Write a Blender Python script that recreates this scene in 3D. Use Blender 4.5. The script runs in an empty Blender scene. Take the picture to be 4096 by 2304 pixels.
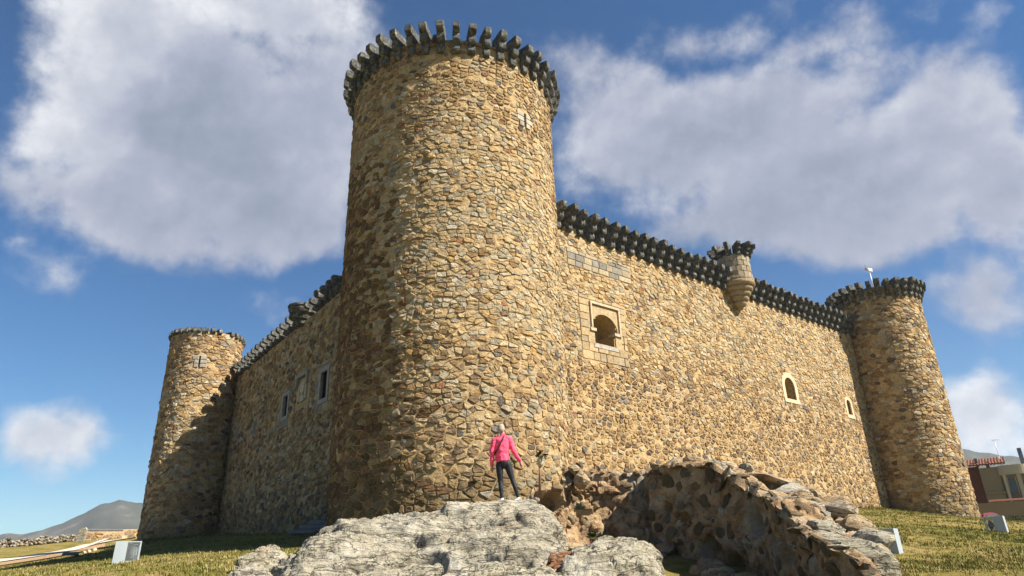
import bpy, bmesh, math, random
import numpy as np
from mathutils import Vector, Matrix, noise
random.seed(7); np.random.seed(7)
scene = bpy.context.scene
C = scene.collection
R = math.radians

# ------------------------------------------------------------------ camera
F = 2700.0; PITCH = R(22.3); ROLL = R(1.9)
fw = Vector((0, math.cos(PITCH), math.sin(PITCH)))
rt0 = Vector((1, 0, 0)); up0 = rt0.cross(fw)
rt = (rt0 * math.cos(ROLL) - up0 * math.sin(ROLL)).normalized()
up = rt.cross(fw).normalized()
cam = bpy.data.cameras.new('camera'); camo = bpy.data.objects.new('camera', cam); C.objects.link(camo)
cam.sensor_width = 36; cam.lens = F / 4096 * 36; cam.clip_start = 0.1; cam.clip_end = 12000
camo.matrix_world = Matrix((rt, up, -fw)).transposed().to_4x4()
scene.camera = camo

# ------------------------------------------------------------------ light
SUN_AZ = R(111.5); SUN_EL = R(45.5)
SUN = Vector((math.sin(SUN_AZ) * math.cos(SUN_EL), math.cos(SUN_AZ) * math.cos(SUN_EL), math.sin(SUN_EL)))
sl = bpy.data.lights.new('sun', 'SUN'); sl.energy = 5.0; sl.angle = R(0.5); sl.color = (1.0, 0.90, 0.76)
so = bpy.data.objects.new('sun', sl); C.objects.link(so)
so.rotation_euler = SUN.to_track_quat('Z', 'Y').to_euler()
scene.view_settings.view_transform = 'Standard'; scene.view_settings.look = 'None'
scene.view_settings.exposure = 1.42; scene.view_settings.gamma = 1.0
scene.view_settings.use_curve_mapping = False

def ray(px, py):
    return (fw * F + rt * (px - 2048) + up * (1152 - py)).normalized()
def at(px, py, d):
    v = ray(px, py); return v * (d / math.hypot(v.x, v.y))
def azel(px, py):
    v = ray(px, py); return math.atan2(v.x, v.y), math.asin(v.z)
def dirn(az_deg):
    return Vector((math.sin(R(az_deg)), math.cos(R(az_deg)), 0))

# ------------------------------------------------------------------ world: Nishita sky and drifting cumulus
world = bpy.data.worlds.new('World'); scene.world = world; world.use_nodes = True
wt = world.node_tree; wt.nodes.clear()
class NT:
    def __init__(s, t): s.t = t
    def n(s, typ, **kw):
        nd = s.t.nodes.new(typ)
        for k, v in kw.items(): setattr(nd, k, v)
        return nd
    def put(s, sock, v):
        if hasattr(v, 'is_linked') or isinstance(v, bpy.types.NodeSocket): s.t.links.new(v, sock)
        else: sock.default_value = v
    def m(s, op, a, b=None, c=None, clamp=False):
        nd = s.n('ShaderNodeMath', operation=op); nd.use_clamp = clamp
        s.put(nd.inputs[0], a)
        if b is not None: s.put(nd.inputs[1], b)
        if c is not None: s.put(nd.inputs[2], c)
        return nd.outputs[0]
    def v(s, op, a, b=None):
        nd = s.n('ShaderNodeVectorMath', operation=op)
        s.put(nd.inputs[0], a)
        if b is not None: s.put(nd.inputs[1], b)
        return nd.outputs['Value'] if op in ('LENGTH', 'DOT_PRODUCT') else nd.outputs[0]
    def noise(s, vec, scale, detail=6, rough=0.55, dist=0.0, lac=2.0):
        nd = s.n('ShaderNodeTexNoise'); s.t.links.new(vec, nd.inputs['Vector'])
        nd.inputs['Scale'].default_value = scale; nd.inputs['Detail'].default_value = detail
        nd.inputs['Roughness'].default_value = rough; nd.inputs['Distortion'].default_value = dist
        nd.inputs['Lacunarity'].default_value = lac
        return nd.outputs['Fac']
    def ramp(s, fac, stops):
        nd = s.n('ShaderNodeValToRGB'); s.put(nd.inputs[0], fac)
        el = nd.color_ramp.elements
        while len(el) < len(stops): el.new(0.5)
        for e, (p, c) in zip(el, stops):
            e.position = p; e.color = (*c, 1) if len(c) == 3 else c
        return nd.outputs[0]
    def mix(s, fac, a, b, blend='MIX'):
        nd = s.n('ShaderNodeMix', data_type='RGBA', blend_type=blend)
        s.put(nd.inputs[0], fac)
        for i, x in ((6, a), (7, b)):
            if isinstance(x, tuple): nd.inputs[i].default_value = (*x, 1) if len(x) == 3 else x
            else: s.t.links.new(x, nd.inputs[i])
        return nd.outputs[2]
    def smooth(s, x, lo, hi):
        nd = s.n('ShaderNodeMapRange', interpolation_type='SMOOTHSTEP')
        s.put(nd.inputs[0], x); nd.inputs[1].default_value = lo; nd.inputs[2].default_value = hi
        return nd.outputs[0]
w = NT(wt)
out = w.n('ShaderNodeOutputWorld'); bg = w.n('ShaderNodeBackground')
wt.links.new(bg.outputs[0], out.inputs[0])
sky = w.n('ShaderNodeTexSky', sky_type='NISHITA')
sky.sun_disc = False; sky.sun_elevation = SUN_EL; sky.sun_rotation = SUN_AZ
sky.altitude = 1000; sky.air_density = 1.0; sky.dust_density = 0.1; sky.ozone_density = 3.5
hs = w.n('ShaderNodeHueSaturation'); hs.inputs['Saturation'].default_value = 1.42; hs.inputs['Value'].default_value = 0.80
wt.links.new(sky.outputs[0], hs.inputs['Color'])
skyc = w.mix(1.0, hs.outputs[0], (0.62, 1.05, 1.05), 'MULTIPLY')
tc = w.n('ShaderNodeTexCoord'); D = tc.outputs['Generated']
sep = w.n('ShaderNodeSeparateXYZ'); wt.links.new(D, sep.inputs[0])
az = w.m('ARCTAN2', sep.outputs[0], sep.outputs[1]); el = w.m('ARCSINE', sep.outputs[2])
cmb = w.n('ShaderNodeCombineXYZ'); wt.links.new(az, cmb.inputs[0]); wt.links.new(el, cmb.inputs[1])
# cumulus banks: where they hang in the sky (azimuth, elevation), size and how white they are
BANKS = [  # px, py, rx, ry, weight, whiteness
    (470, 120, 400, 330, 1, .9), (230, 470, 300, 230, 1, 1.0), (720, 520, 640, 430, 1.4, .30), (1050, 860, 330, 230, 1.1, .4),
    (480, 780, 560, 200, 1.0, .35), (1250, 420, 330, 420, .9, .45), (1050, 30, 420, 180, .9, .8),
    (250, 1770, 250, 160, .8, .7), (1140, 1215, 230, 120, .3, .45), (200, 1030, 200, 140, .25, .45),
    (2800, 160, 420, 130, .6, .4), (3280, 170, 380, 150, .62, .45), (2900, 540, 720, 270, 1.35, .5), (2500, 480, 420, 300, .7, .35),
    (3350, 740, 720, 300, 1.35, .42), (3850, 480, 480, 260, .9, .5), (3050, 880, 460, 180, .9, .3), (4050, 760, 320, 320, .9, .4),
    (3950, 1180, 280, 220, .7, .4), (4020, 1640, 330, 210, .8, .7), (3500, 140, 420, 120, .4, .5), (4060, 40, 200, 90, .4, .6)]
P2 = cmb.outputs[0]
warp = w.noise(D, 5.0, 7, 0.6)
warpn = w.n('ShaderNodeTexNoise'); wt.links.new(D, warpn.inputs['Vector']); warpn.inputs['Scale'].default_value = 3.5; warpn.inputs['Detail'].default_value = 2
wv = w.v('MULTIPLY', w.v('SUBTRACT', warpn.outputs['Color'], (0.5, 0.5, 0.5)), (0.16, 0.12, 0.0))
P3 = w.v('ADD', P2, wv)
dens = None; white = None
for (px, py, rx, ry, wgt, wh) in BANKS:
    a0, e0 = azel(px, py)
    a1, _ = azel(px + rx, py); _, e1 = azel(px, py - ry)
    ra = max(abs(a1 - a0), .02); re = max(abs(e1 - e0), .02)
    L = w.v('LENGTH', w.v('MULTIPLY', w.v('SUBTRACT', P3, (a0, e0, 0)), (1 / ra, 1 / re, 0)))
    b = w.m('MULTIPLY', w.m('SUBTRACT', 1.42, L), wgt)
    dens = b if dens is None else w.m('SMOOTH_MAX', dens, b, 0.15)
    g = w.m('MULTIPLY', w.m('MAXIMUM', w.m('SUBTRACT', 1.3, L), 0.0), wh)
    white = g if white is None else w.m('ADD', white, g)
    gs = w.m('MAXIMUM', w.m('SUBTRACT', 1.3, L), 0.0)
    wsum = gs if len(BANKS) and 'wsum' not in globals() else w.m('ADD', wsum, gs)
# unseen sky outside the view: sparser cloud, mostly clear to lower the fill light
other = w.m('SUBTRACT', w.m('MULTIPLY', w.noise(D, 2.0, 3, 0.5), 3.2), 2.0)
infront = w.m('MULTIPLY', w.smooth(w.v('DOT_PRODUCT', D, tuple(fw)), .70, .82), 1.0)
dens = w.m('ADD', w.m('MULTIPLY', dens, infront), w.m('MULTIPLY', w.m('SUBTRACT', 1.0, infront), other))
fb = w.noise(D, 6.5, 12, 0.60, 0.0)
fb2n = w.v('ADD', D, (-0.008, -0.004, 0.016)); fb2 = w.noise(fb2n, 6.5, 12, 0.57, 0.0)
big = w.noise(D, 3.2, 4, 0.5, 0.0)
d1 = w.m('ADD', dens, w.m('MULTIPLY', w.m('SUBTRACT', fb, 0.5), 2.3))
cover = w.smooth(d1, 0.12, 0.74)
shade = w.m('ADD', 0.5, w.m('MULTIPLY', w.m('SUBTRACT', fb, fb2), 2.6))
whl = w.m('DIVIDE', white, w.m('ADD', wsum, 0.05))
edge = w.m('SUBTRACT', 1.0, w.smooth(d1, 0.5, 1.5))
lum = w.m('ADD', w.m('ADD', w.m('MULTIPLY', w.m('SUBTRACT', shade, 0.5), 0.55), w.m('MULTIPLY', whl, 0.95)),
          w.m('ADD', w.m('MULTIPLY', edge, 0.20), w.m('MULTIPLY', w.m('SUBTRACT', big, 0.5), 0.7)))
CS = 1.0 / 0.05 / 2 ** 1.36
ccol = w.ramp(lum, [(0.0, (0.21, 0.26, 0.36)), (0.3, (0.29, 0.335, 0.44)), (0.5, (0.38, 0.415, 0.53)), (0.75, (0.56, 0.59, 0.67)), (1.0, (0.86, 0.87, 0.90))])
ccol = w.v('MULTIPLY', ccol, (CS, CS, CS))
skym = w.mix(cover, skyc, ccol)
wt.links.new(skym, bg.inputs['Color']); bg.inputs['Strength'].default_value = 0.05

# ------------------------------------------------------------------ helpers
def mat(name, build, rough=0.9, spec=0.2, metal=0.0):
    m = bpy.data.materials.new(name); m.use_nodes = True
    t = m.node_tree; b = t.nodes['Principled BSDF']
    b.inputs['Roughness'].default_value = rough; b.inputs['Specular IOR Level'].default_value = spec; b.inputs['Metallic'].default_value = metal
    h = NT(t); h.b = b
    h.P = h.n('ShaderNodeNewGeometry').outputs['Position']
    build(h); return m
def bump(h, height, strength, dist):
    nd = h.n('ShaderNodeBump'); nd.inputs['Strength'].default_value = strength; nd.inputs['Distance'].default_value = dist
    h.t.links.new(height, nd.inputs['Height']); h.t.links.new(nd.outputs[0], h.b.inputs['Normal'])
def setc(h, col):
    if isinstance(col, tuple): h.b.inputs['Base Color'].default_value = (*col, 1)
    else: h.t.links.new(col, h.b.inputs['Base Color'])

def m_stone(h):
    a = h.n('ShaderNodeAttribute', attribute_name='tone').outputs['Color']
    n1 = h.noise(h.P, 9, 8, 0.65); n2 = h.noise(h.P, 45, 5, 0.6); n3 = h.noise(h.P, 2.2, 4, 0.6, 0.4)
    f = h.m('ADD', h.m('MULTIPLY', n1, 1.1), h.m('MULTIPLY', n2, 0.55))
    f = h.m('ADD', h.m('MULTIPLY', h.m('SUBTRACT', f, 0.82), 1.9), 1.0)
    cc = h.n('ShaderNodeCombineColor'); [h.t.links.new(f, cc.inputs[i]) for i in range(3)]
    col = h.mix(1.0, a, cc.outputs[0], 'MULTIPLY')
    # smears of mortar and lichen over the stone faces
    sm = h.smooth(h.m('ADD', n1, h.m('MULTIPLY', n3, 0.6)), 0.90, 1.02)
    col = h.mix(h.m('MULTIPLY', sm, 0.55), col, (0.47, 0.36, 0.22))
    dk = h.smooth(h.m('ADD', h.noise(h.P, 5.0, 8, 0.72), h.m('MULTIPLY', n2, 0.25)), 0.70, 0.82)
    col = h.mix(h.m('MULTIPLY', dk, 0.6), col, (0.07, 0.055, 0.04))
    stx = h.noise(h.v('MULTIPLY', h.P, (1.6, 1.6, 0.10)), 1.0, 6, 0.7)
    col = h.mix(h.m('MULTIPLY', h.smooth(stx, .52, .70), .40), col, (0.13, 0.095, 0.06))
    szp = h.n('ShaderNodeSeparateXYZ'); h.t.links.new(h.P, szp.inputs[0])
    damp = h.m('SUBTRACT', 1.0, h.smooth(h.m('ADD', szp.outputs[2], h.m('MULTIPLY', h.noise(h.P, .9, 5, .6), -2.2)), .6, 2.2))
    col = h.mix(h.m('MULTIPLY', damp, .45), col, (0.10, 0.085, 0.045))
    setc(h, col)
    bump(h, h.m('ADD', n1, h.m('MULTIPLY', n2, 0.5)), 1.0, 0.10)
STONE = mat('rubble_stone', m_stone, 0.92, 0.15)

def m_mortar(h):
    n1 = h.noise(h.P, 6, 8, 0.65); n2 = h.noise(h.P, 40, 5, 0.65); n3 = h.noise(h.P, 0.35, 4, 0.6)
    col = h.ramp(n1, [(0.25, (0.30, 0.19, 0.09)), (0.45, (0.50, 0.355, 0.18)), (0.65, (0.59, 0.44, 0.24)), (0.85, (0.63, 0.49, 0.29))])
    col = h.mix(h.m('MULTIPLY', h.smooth(n3, 0.45, 0.7), 0.35), col, (0.42, 0.34, 0.24))
    dk = h.smooth(h.noise(h.P, 11, 6, 0.75), 0.62, 0.72)
    col = h.mix(h.m('MULTIPLY', dk, 0.75), col, (0.10, 0.07, 0.045))
    stx = h.noise(h.v('MULTIPLY', h.P, (1.6, 1.6, 0.10)), 1.0, 6, 0.7)
    col = h.mix(h.m('MULTIPLY', h.smooth(stx, .52, .70), .40), col, (0.13, 0.095, 0.06))
    szp = h.n('ShaderNodeSeparateXYZ'); h.t.links.new(h.P, szp.inputs[0])
    damp = h.m('SUBTRACT', 1.0, h.smooth(h.m('ADD', szp.outputs[2], h.m('MULTIPLY', h.noise(h.P, .9, 5, .6), -2.2)), .6, 2.2))
    col = h.mix(h.m('MULTIPLY', damp, .45), col, (0.10, 0.085, 0.045))
    setc(h, col)
    bump(h, h.m('ADD', n1, h.m('MULTIPLY', n2, 0.7)), 1.0, 0.10)
MORTAR = mat('lime_mortar', m_mortar, 0.95, 0.1)

def m_corbel(h):
    n1 = h.noise(h.P, 7, 8, 0.7); n2 = h.noise(h.P, 30, 6, 0.65); n3 = h.noise(h.P, 1.3, 4, 0.6)
    col = h.ramp(n1, [(0.3, (0.035, 0.036, 0.034)), (0.47, (0.08, 0.082, 0.078)), (0.58, (0.17, 0.172, 0.16)), (0.72, (0.38, 0.375, 0.34))])
    dk = h.smooth(h.m('ADD', h.m('MULTIPLY', n2, 0.6), h.m('MULTIPLY', n3, 0.5)), 0.55, 0.65)
    col = h.mix(h.m('MULTIPLY', dk, 0.65), col, (0.045, 0.048, 0.045))
    setc(h, col); bump(h, h.m('ADD', n1, n2), 0.9, 0.05)
CORBEL = mat('lichened_grey_granite', m_corbel, 0.92, 0.15)

def m_ashlar(h):
    n1 = h.noise(h.P, 8, 8, 0.7); n2 = h.noise(h.P, 40, 5, 0.65)
    a = h.n('ShaderNodeAttribute', attribute_name='tone').outputs['Color']
    cc = h.n('ShaderNodeCombineColor'); f = h.m('ADD', h.m('MULTIPLY', h.m('SUBTRACT', n1, 0.5), 1.6), 1.0)
    [h.t.links.new(f, cc.inputs[i]) for i in range(3)]
    col = h.mix(1.0, a, cc.outputs[0], 'MULTIPLY')
    col = h.mix(h.smooth(n2, 0.6, 0.75), col, (0.14, 0.12, 0.10))
    setc(h, col); bump(h, h.m('ADD', n1, n2), 0.6, 0.03)
ASHLAR = mat('dressed_granite', m_ashlar, 0.9, 0.15)

def m_rock(pal, veg=0.25, bt=.605):
    def b(h):
        mp = h.n('ShaderNodeMapping'); h.t.links.new(h.P, mp.inputs[0]); mp.inputs['Rotation'].default_value = (0.25, 0.35, 0.2); mp.inputs['Scale'].default_value = (0.7, 1.2, 3.6)
        st = mp.outputs[0]
        n1 = h.noise(st, 2.2, 9, 0.68, 0.7); n2 = h.noise(h.P, 22, 8, 0.7); n3 = h.noise(h.P, 1.1, 5, 0.6, 0.5); n4 = h.noise(h.P, 6.5, 8, 0.72)
        f = h.m('ADD', h.m('MULTIPLY', n1, 0.6), h.m('MULTIPLY', n4, 0.4))
        col = h.ramp(f, pal)
        blk = h.smooth(h.m('ADD', h.m('MULTIPLY', n2, 0.5), h.m('MULTIPLY', n4, 0.6)), bt, bt + .045)
        col = h.mix(h.m('MULTIPLY', blk, 0.8), col, (0.05, 0.048, 0.04))
        wl = h.smooth(h.m('ADD', h.m('MULTIPLY', n2, 0.35), h.m('MULTIPLY', n3, 0.7)), 0.56, 0.64)
        col = h.mix(h.m('MULTIPLY', wl, 0.45), col, (0.55, 0.54, 0.48))
        rs = h.smooth(h.noise(h.P, 0.9, 6, 0.65, 0.6), 0.60, 0.70)
        col = h.mix(h.m('MULTIPLY', rs, 0.45), col, (0.33, 0.19, 0.09))
        mo = h.smooth(h.noise(h.P, 2.7, 8, 0.7), 0.60, 0.68)
        col = h.mix(h.m('MULTIPLY', mo, veg), col, (0.10, 0.095, 0.03))
        h.wn = h.n('ShaderNodeTexNoise'); h.t.links.new(st, h.wn.inputs['Vector']); h.wn.inputs['Scale'].default_value = 1.1; h.wn.inputs['Detail'].default_value = 7
        cr = h.n('ShaderNodeTexVoronoi', feature='DISTANCE_TO_EDGE'); h.t.links.new(h.v('ADD', st, h.v('MULTIPLY', h.wn.outputs['Color'], (1.6, 1.6, 1.6))), cr.inputs['Vector']); cr.inputs['Scale'].default_value = 1.3
        ck = h.smooth(cr.outputs['Distance'], 0.0, 0.035)
        col = h.mix(h.m('SUBTRACT', 1.0, h.m('ADD', 0.35, h.m('MULTIPLY', ck, 0.65))), col, (0.05, 0.045, 0.04))
        setc(h, col)
        bump(h, h.m('ADD', h.m('ADD', h.m('MULTIPLY', n1, 1.4), h.m('MULTIPLY', n4, 0.8)), h.m('ADD', h.m('MULTIPLY', n2, 0.35), h.m('MULTIPLY', ck, 0.35))), 1.0, 0.11)
    return b
ROCK = mat('pale_lichened_rock', m_rock([(0.34, (0.11, 0.095, 0.07)), (0.43, (0.28, 0.255, 0.19)), (0.51, (0.40, 0.37, 0.285)), (0.66, (0.50, 0.47, 0.38))], 0.6, .575), 0.92, 0.15)
ROCKM = mat('mossy_lichened_rock', m_rock([(0.34, (0.10, 0.09, 0.06)), (0.44, (0.28, 0.25, 0.17)), (0.52, (0.44, 0.41, 0.31)), (0.65, (0.56, 0.53, 0.44))], 0.8, .56), 0.92, 0.15)
ROCKB = mat('brown_rock', m_rock([(0.30, (0.12, 0.08, 0.05)), (0.43, (0.28, 0.20, 0.12)), (0.54, (0.44, 0.34, 0.21)), (0.72, (0.54, 0.46, 0.33))], 0.25), 0.92, 0.15)
REDROCK = mat('rusty_rock', m_rock([(0.30, (0.14, 0.06, 0.03)), (0.5, (0.30, 0.15, 0.08)), (0.75, (0.40, 0.25, 0.16))], 0.1), 0.92, 0.15)

def m_grass(h):
    n1 = h.noise(h.P, 0.8, 8, 0.62, 0.5); n2 = h.noise(h.P, 9, 6, 0.7); n3 = h.noise(h.P, 0.16, 5, 0.6)
    f = h.m('ADD', h.m('ADD', h.m('MULTIPLY', n1, 0.6), h.m('MULTIPLY', n2, 0.25)), h.m('MULTIPLY', n3, 0.3))
    col = h.ramp(f, [(0.42, (0.045, 0.055, 0.012)), (0.50, (0.105, 0.105, 0.024)), (0.57, (0.18, 0.15, 0.042)), (0.64, (0.24, 0.185, 0.07)), (0.74, (0.26, 0.19, 0.11))])
    far = h.smooth(h.v('LENGTH', h.P), 60, 110)
    setc(h, col); bump(h, h.m('ADD', n2, n1), 0.8, 0.12)
GRASS = mat('dry_spring_grass', m_grass, 0.95, 0.05)
def m_blade(h):
    a = h.n('ShaderNodeAttribute', attribute_name='tone').outputs['Color']; setc(h, a)
BLADE = mat('grass_blade', m_blade, 0.8, 0.1)

def plain(name, c, rough=0.6, spec=0.3, metal=0.0, var=0.12, sc=6, bs=0.2):
    def b(h):
        n = h.noise(h.P, sc, 7, 0.65); n2 = h.noise(h.P, sc * 7, 5, 0.6)
        lo = tuple(x * (1 - var * 1.6) for x in c); hi = tuple(min(1, x * (1 + var)) for x in c)
        setc(h, h.ramp(h.m('ADD', h.m('MULTIPLY', n, 0.7), h.m('MULTIPLY', n2, 0.3)), [(0.3, lo), (0.7, hi)]))
        bump(h, n2, bs, 0.01)
    return mat(name, b, rough, spec, metal)

def finish(name, verts, faces, m=None, parent=None, smooth=False, tones=None):
    me = bpy.data.meshes.new(name); me.from_pydata(verts, [], faces); me.update()
    if m: me.materials.append(m)
    if smooth: me.polygons.foreach_set('use_smooth', [True] * len(me.polygons))
    if tones is not None:
        ca = me.color_attributes.new('tone', 'FLOAT_COLOR', 'POINT')
        arr = np.ones((len(verts), 4), dtype=np.float32); arr[:, :3] = np.array(tones, dtype=np.float32).reshape(-1, 3)
        ca.data.foreach_set('color', arr.ravel())
    o = bpy.data.objects.new(name, me); C.objects.link(o)
    if parent: o.parent = parent
    return o
def empty(name, loc=(0, 0, 0), parent=None):
    o = bpy.data.objects.new(name, None); C.objects.link(o); o.location = loc; o.empty_display_size = 0.3
    if parent: o.parent = parent
    return o
def tag(o, label=None, cat=None, group=None, kind=None):
    if label: o['label'] = label
    if cat: o['category'] = cat
    if group: o['group'] = group
    if kind: o['kind'] = kind
    return o
def box(verts, faces, c, s, rz=0, tilt=None, jit=0):
    i = len(verts); cr, sr = math.cos(rz), math.sin(rz)
    for dx in (-.5, .5):
        for dy in (-.5, .5):
            for dz in (-.5, .5):
                x, y, z = dx * s[0], dy * s[1], dz * s[2]
                v = Vector((x, y, z))
                if tilt: v = tilt @ v
                v = Vector((v.x * cr - v.y * sr + c[0], v.x * sr + v.y * cr + c[1], v.z + c[2]))
                if jit: v += Vector([random.uniform(-jit, jit) for _ in range(3)])
                verts.append(v)
    for q in ((0, 1, 3, 2), (4, 6, 7, 5), (0, 4, 5, 1), (2, 3, 7, 6), (0, 2, 6, 4), (1, 5, 7, 3)):
        faces.append([i + k for k in q])
def boxobj(name, c, s, m, parent=None, rz=0, tilt=None, bev=0.0, jit=0):
    v, f = [], []; box(v, f, c, s, rz, tilt, jit)
    o = finish(name, v, f, m, parent)
    if bev:
        b = o.modifiers.new('bevel', 'BEVEL'); b.width = bev; b.segments = 2
    return o
def fbm(p, sc, oct=5):
    return noise.fractal(Vector(p) * sc, 0.9, 2.0, oct, noise_basis='PERLIN_ORIGINAL')

# ------------------------------------------------------------------ terrain
ctrl = [(0, 0, -1.6), (-5, 5, -1.5), (5, 5, -1.55), (0, 11, -0.75), (-12, 2, -1.5), (12, 2, -1.7), (0, -25, -2.5), (-30, -20, -2.5), (30, -20, -3.0)]
def cp(px, py, d): v = at(px, py, d); ctrl.append((v.x, v.y, v.z))
for q in [(0, 2304, 27), (0, 2287, 35), (0, 2262, 44), (560, 2200, 30), (300, 2304, 20), (560, 2304, 14.5), (490, 2243, 21), (545, 2168, 42), (700, 2160, 42), (862, 2136, 43.6), (1290, 2133, 29.2), (1080, 2140, 36), (1150, 2200, 22),
          (300, 2200, 60), (0, 2200, 74), (330, 2162, 78), (520, 2152, 70), (3545, 2228, 20.5), (3990, 2132, 29), (3545, 2033, 46), (3925, 2083, 47), (3740, 2062, 45.8),
          (3400, 2330, 13.5), (4096, 2310, 14.5), (4096, 2092, 45), (3300, 2040, 38), (4400, 2100, 45), (4500, 2300, 16), (-400, 2215, 70), (-400, 2330, 27)]: cp(*q)
ctrl += [(1, 18, 0.7), (6, 21, 0.9), (8, 24, 1.2), (0, 40, 2.3), (6, 15, -0.2), (-15, 70, 3.6), (20, 75, 2.2), (55, 50, 1.2), (60, 10, -1.5), (-60, 10, -0.6), (8, 12, -0.7)]
ct = np.array(ctrl, float)
def _U(r2): return np.where(r2 > 1e-9, r2 * np.log(np.maximum(r2, 1e-9)), 0)
XY = ct[:, :2] / 20
K = _U(((XY[:, None] - XY[None]) ** 2).sum(-1)) + np.eye(len(ct)) * 0.02
Pm = np.c_[np.ones(len(ct)), XY]
sol = np.linalg.solve(np.block([[K, Pm], [Pm.T, np.zeros((3, 3))]]), np.r_[ct[:, 2], 0, 0, 0])
def terr_np(x, y):
    x = np.asarray(x, float); y = np.asarray(y, float)
    d = np.hypot(x, y)
    k = np.minimum(1, 85 / np.maximum(d, 1e-6))
    q = np.stack([x * k, y * k], -1) / 20
    z = _U(((q[..., None, :] - XY) ** 2).sum(-1)) @ sol[:-3] + sol[-3] + q @ sol[-2:]
    t = np.clip((d - 85) / 260, 0, 1); t = t * t * (3 - 2 * t)
    return z * (1 - t) + (-14) * t
def terr(x, y): return float(terr_np(np.array([x]), np.array([y]))[0])
def ground(px, py, dmax=120):
    v = ray(px, py); h = math.hypot(v.x, v.y); last = 2.0
    ds = np.arange(2, dmax, 0.25); g = terr_np(v.x / h * ds, v.y / h * ds); z = v.z / h * ds
    idx = np.nonzero(z < g)[0]
    if len(idx) == 0: d = dmax
    else: d = ds[idx[0]]
    return Vector((v.x / h * d, v.y / h * d, terr(v.x / h * d, v.y / h * d)))
rs = [0.0]
r_ = 1.0
while r_ < 3100:
    rs.append(r_); r_ += 0.35 if r_ < 30 else (0.8 if r_ < 90 else r_ * 0.06)
NA = 220
rr, aa = np.meshgrid(np.array(rs[1:]), np.linspace(-math.pi, math.pi, NA, endpoint=False), indexing='ij')
gx, gy = rr * np.sin(aa), rr * np.cos(aa)
gz = terr_np(gx.ravel(), gy.ravel()).reshape(gx.shape)
gv = [(0, 0, terr(0, 0))]
for i in range(rr.shape[0]):
    for j in range(NA):
        x, y, z = gx[i, j], gy[i, j], gz[i, j]
        if rr[i, j] < 100: z += 0.05 * noise.noise(Vector((x * .7, y * .7, 0))) + 0.03 * noise.noise(Vector((x * 2.5, y * 2.5, 3)))
        gv.append((x, y, z))
gf = [(0, 1 + (j + 1) % NA, 1 + j) for j in range(NA)]
for i in range(rr.shape[0] - 1):
    for j in range(NA):
        a = 1 + i * NA + j; b = 1 + i * NA + (j + 1) % NA
        gf.append((a, b, b + NA, a + NA))
go = finish('ground', gv, gf, GRASS, smooth=True)
tag(go, 'dry yellow green grass slope rising to the castle', kind='structure')

# ------------------------------------------------------------------ far hills
def m_hill(h):
    n = h.noise(h.P, 0.004, 9, 0.68); n2 = h.noise(h.P, 0.02, 6, 0.7)
    f = h.m('ADD', h.m('MULTIPLY', n, 0.6), h.m('MULTIPLY', n2, 0.4))
    setc(h, h.ramp(f, [(0.40, (0.022, 0.028, 0.02)), (0.54, (0.05, 0.053, 0.04)), (0.60, (0.12, 0.115, 0.10)), (0.7, (0.17, 0.16, 0.14))]))
HILL = mat('mountain_scrub', m_hill, 0.95, 0.05)
def hill(name, prof, d, label):
    pts = [(azel(px, py)) for px, py in prof]
    A = np.array([p[0] for p in pts]); Z = np.array([d * math.tan(p[1]) for p in pts])
    azs = np.linspace(A[0], A[-1], 160); V, Fc = [], []
    M = 26
    for a in azs:
        zt = float(np.interp(a, A, Z)) + 20
        zt += 5 * noise.noise(Vector((a * 60, 0, 0)))
        for k in range(M):
            t = k / (M - 1); dd = d * (0.55 + 0.9 * t)
            s = math.sin(math.pi * min(1, t / 1.0)) if t <= 1 else 0
            s = math.exp(-((t - 0.5) / 0.23) ** 2)
            z = -20 + zt * s + 22 * (0.3 if abs(t - .5) < .03 else 1) * s * fbm((a * d, dd, 0), 0.004, 5) * (1 if t < 0.46 else .15)
            V.append((dd * math.sin(a), dd * math.cos(a), z))
    for i in range(len(azs) - 1):
        for k in range(M - 1):
            a = i * M + k; Fc.append((a, a + M, a + M + 1, a + 1))
    tag(finish(name, V, Fc, HILL, smooth=True), label, kind='structure')
hill('mountain', [(-2600, 2330), (-900, 2230), (0, 2143), (150, 2128), (250, 2108), (340, 2075), (410, 2043), (475, 2027), (560, 2028), (700, 2060), (1000, 2110), (1400, 2200)], 1700, 'bare blue grey mountain behind the left tower')
hill('hills', [(2700, 2050), (3500, 1850), (3700, 1800), (3855, 1806), (3950, 1816), (4000, 1818), (4090, 1835), (4400, 1880), (5200, 2000), (6500, 2150)], 1500, 'low blue wooded ridge behind the village houses')

# haze: thin even air round everything
hv, hf = [], []
box(hv, hf, (0, 300, 120), (6400, 6400, 320))
hz = finish('haze', hv, hf); tag(hz, 'thin pale air that turns the far hills blue', kind='stuff')
hm = bpy.data.materials.new('air'); hm.use_nodes = True; hm.node_tree.nodes.clear()
ho = hm.node_tree.nodes.new('ShaderNodeOutputMaterial'); hp = hm.node_tree.nodes.new('ShaderNodeVolumePrincipled')
hp.inputs['Color'].default_value = (0.80, 0.88, 1.0, 1); hp.inputs['Density'].default_value = 0.00018; hp.inputs['Anisotropy'].default_value = 0.1
hm.node_tree.links.new(hp.outputs[0], ho.inputs['Volume']); hz.data.materials.append(hm)
# floor of the haze is below all ground
for v in hz.data.vertices:
    v.co.z = -45 if v.co.z < 0 else 320

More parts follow.
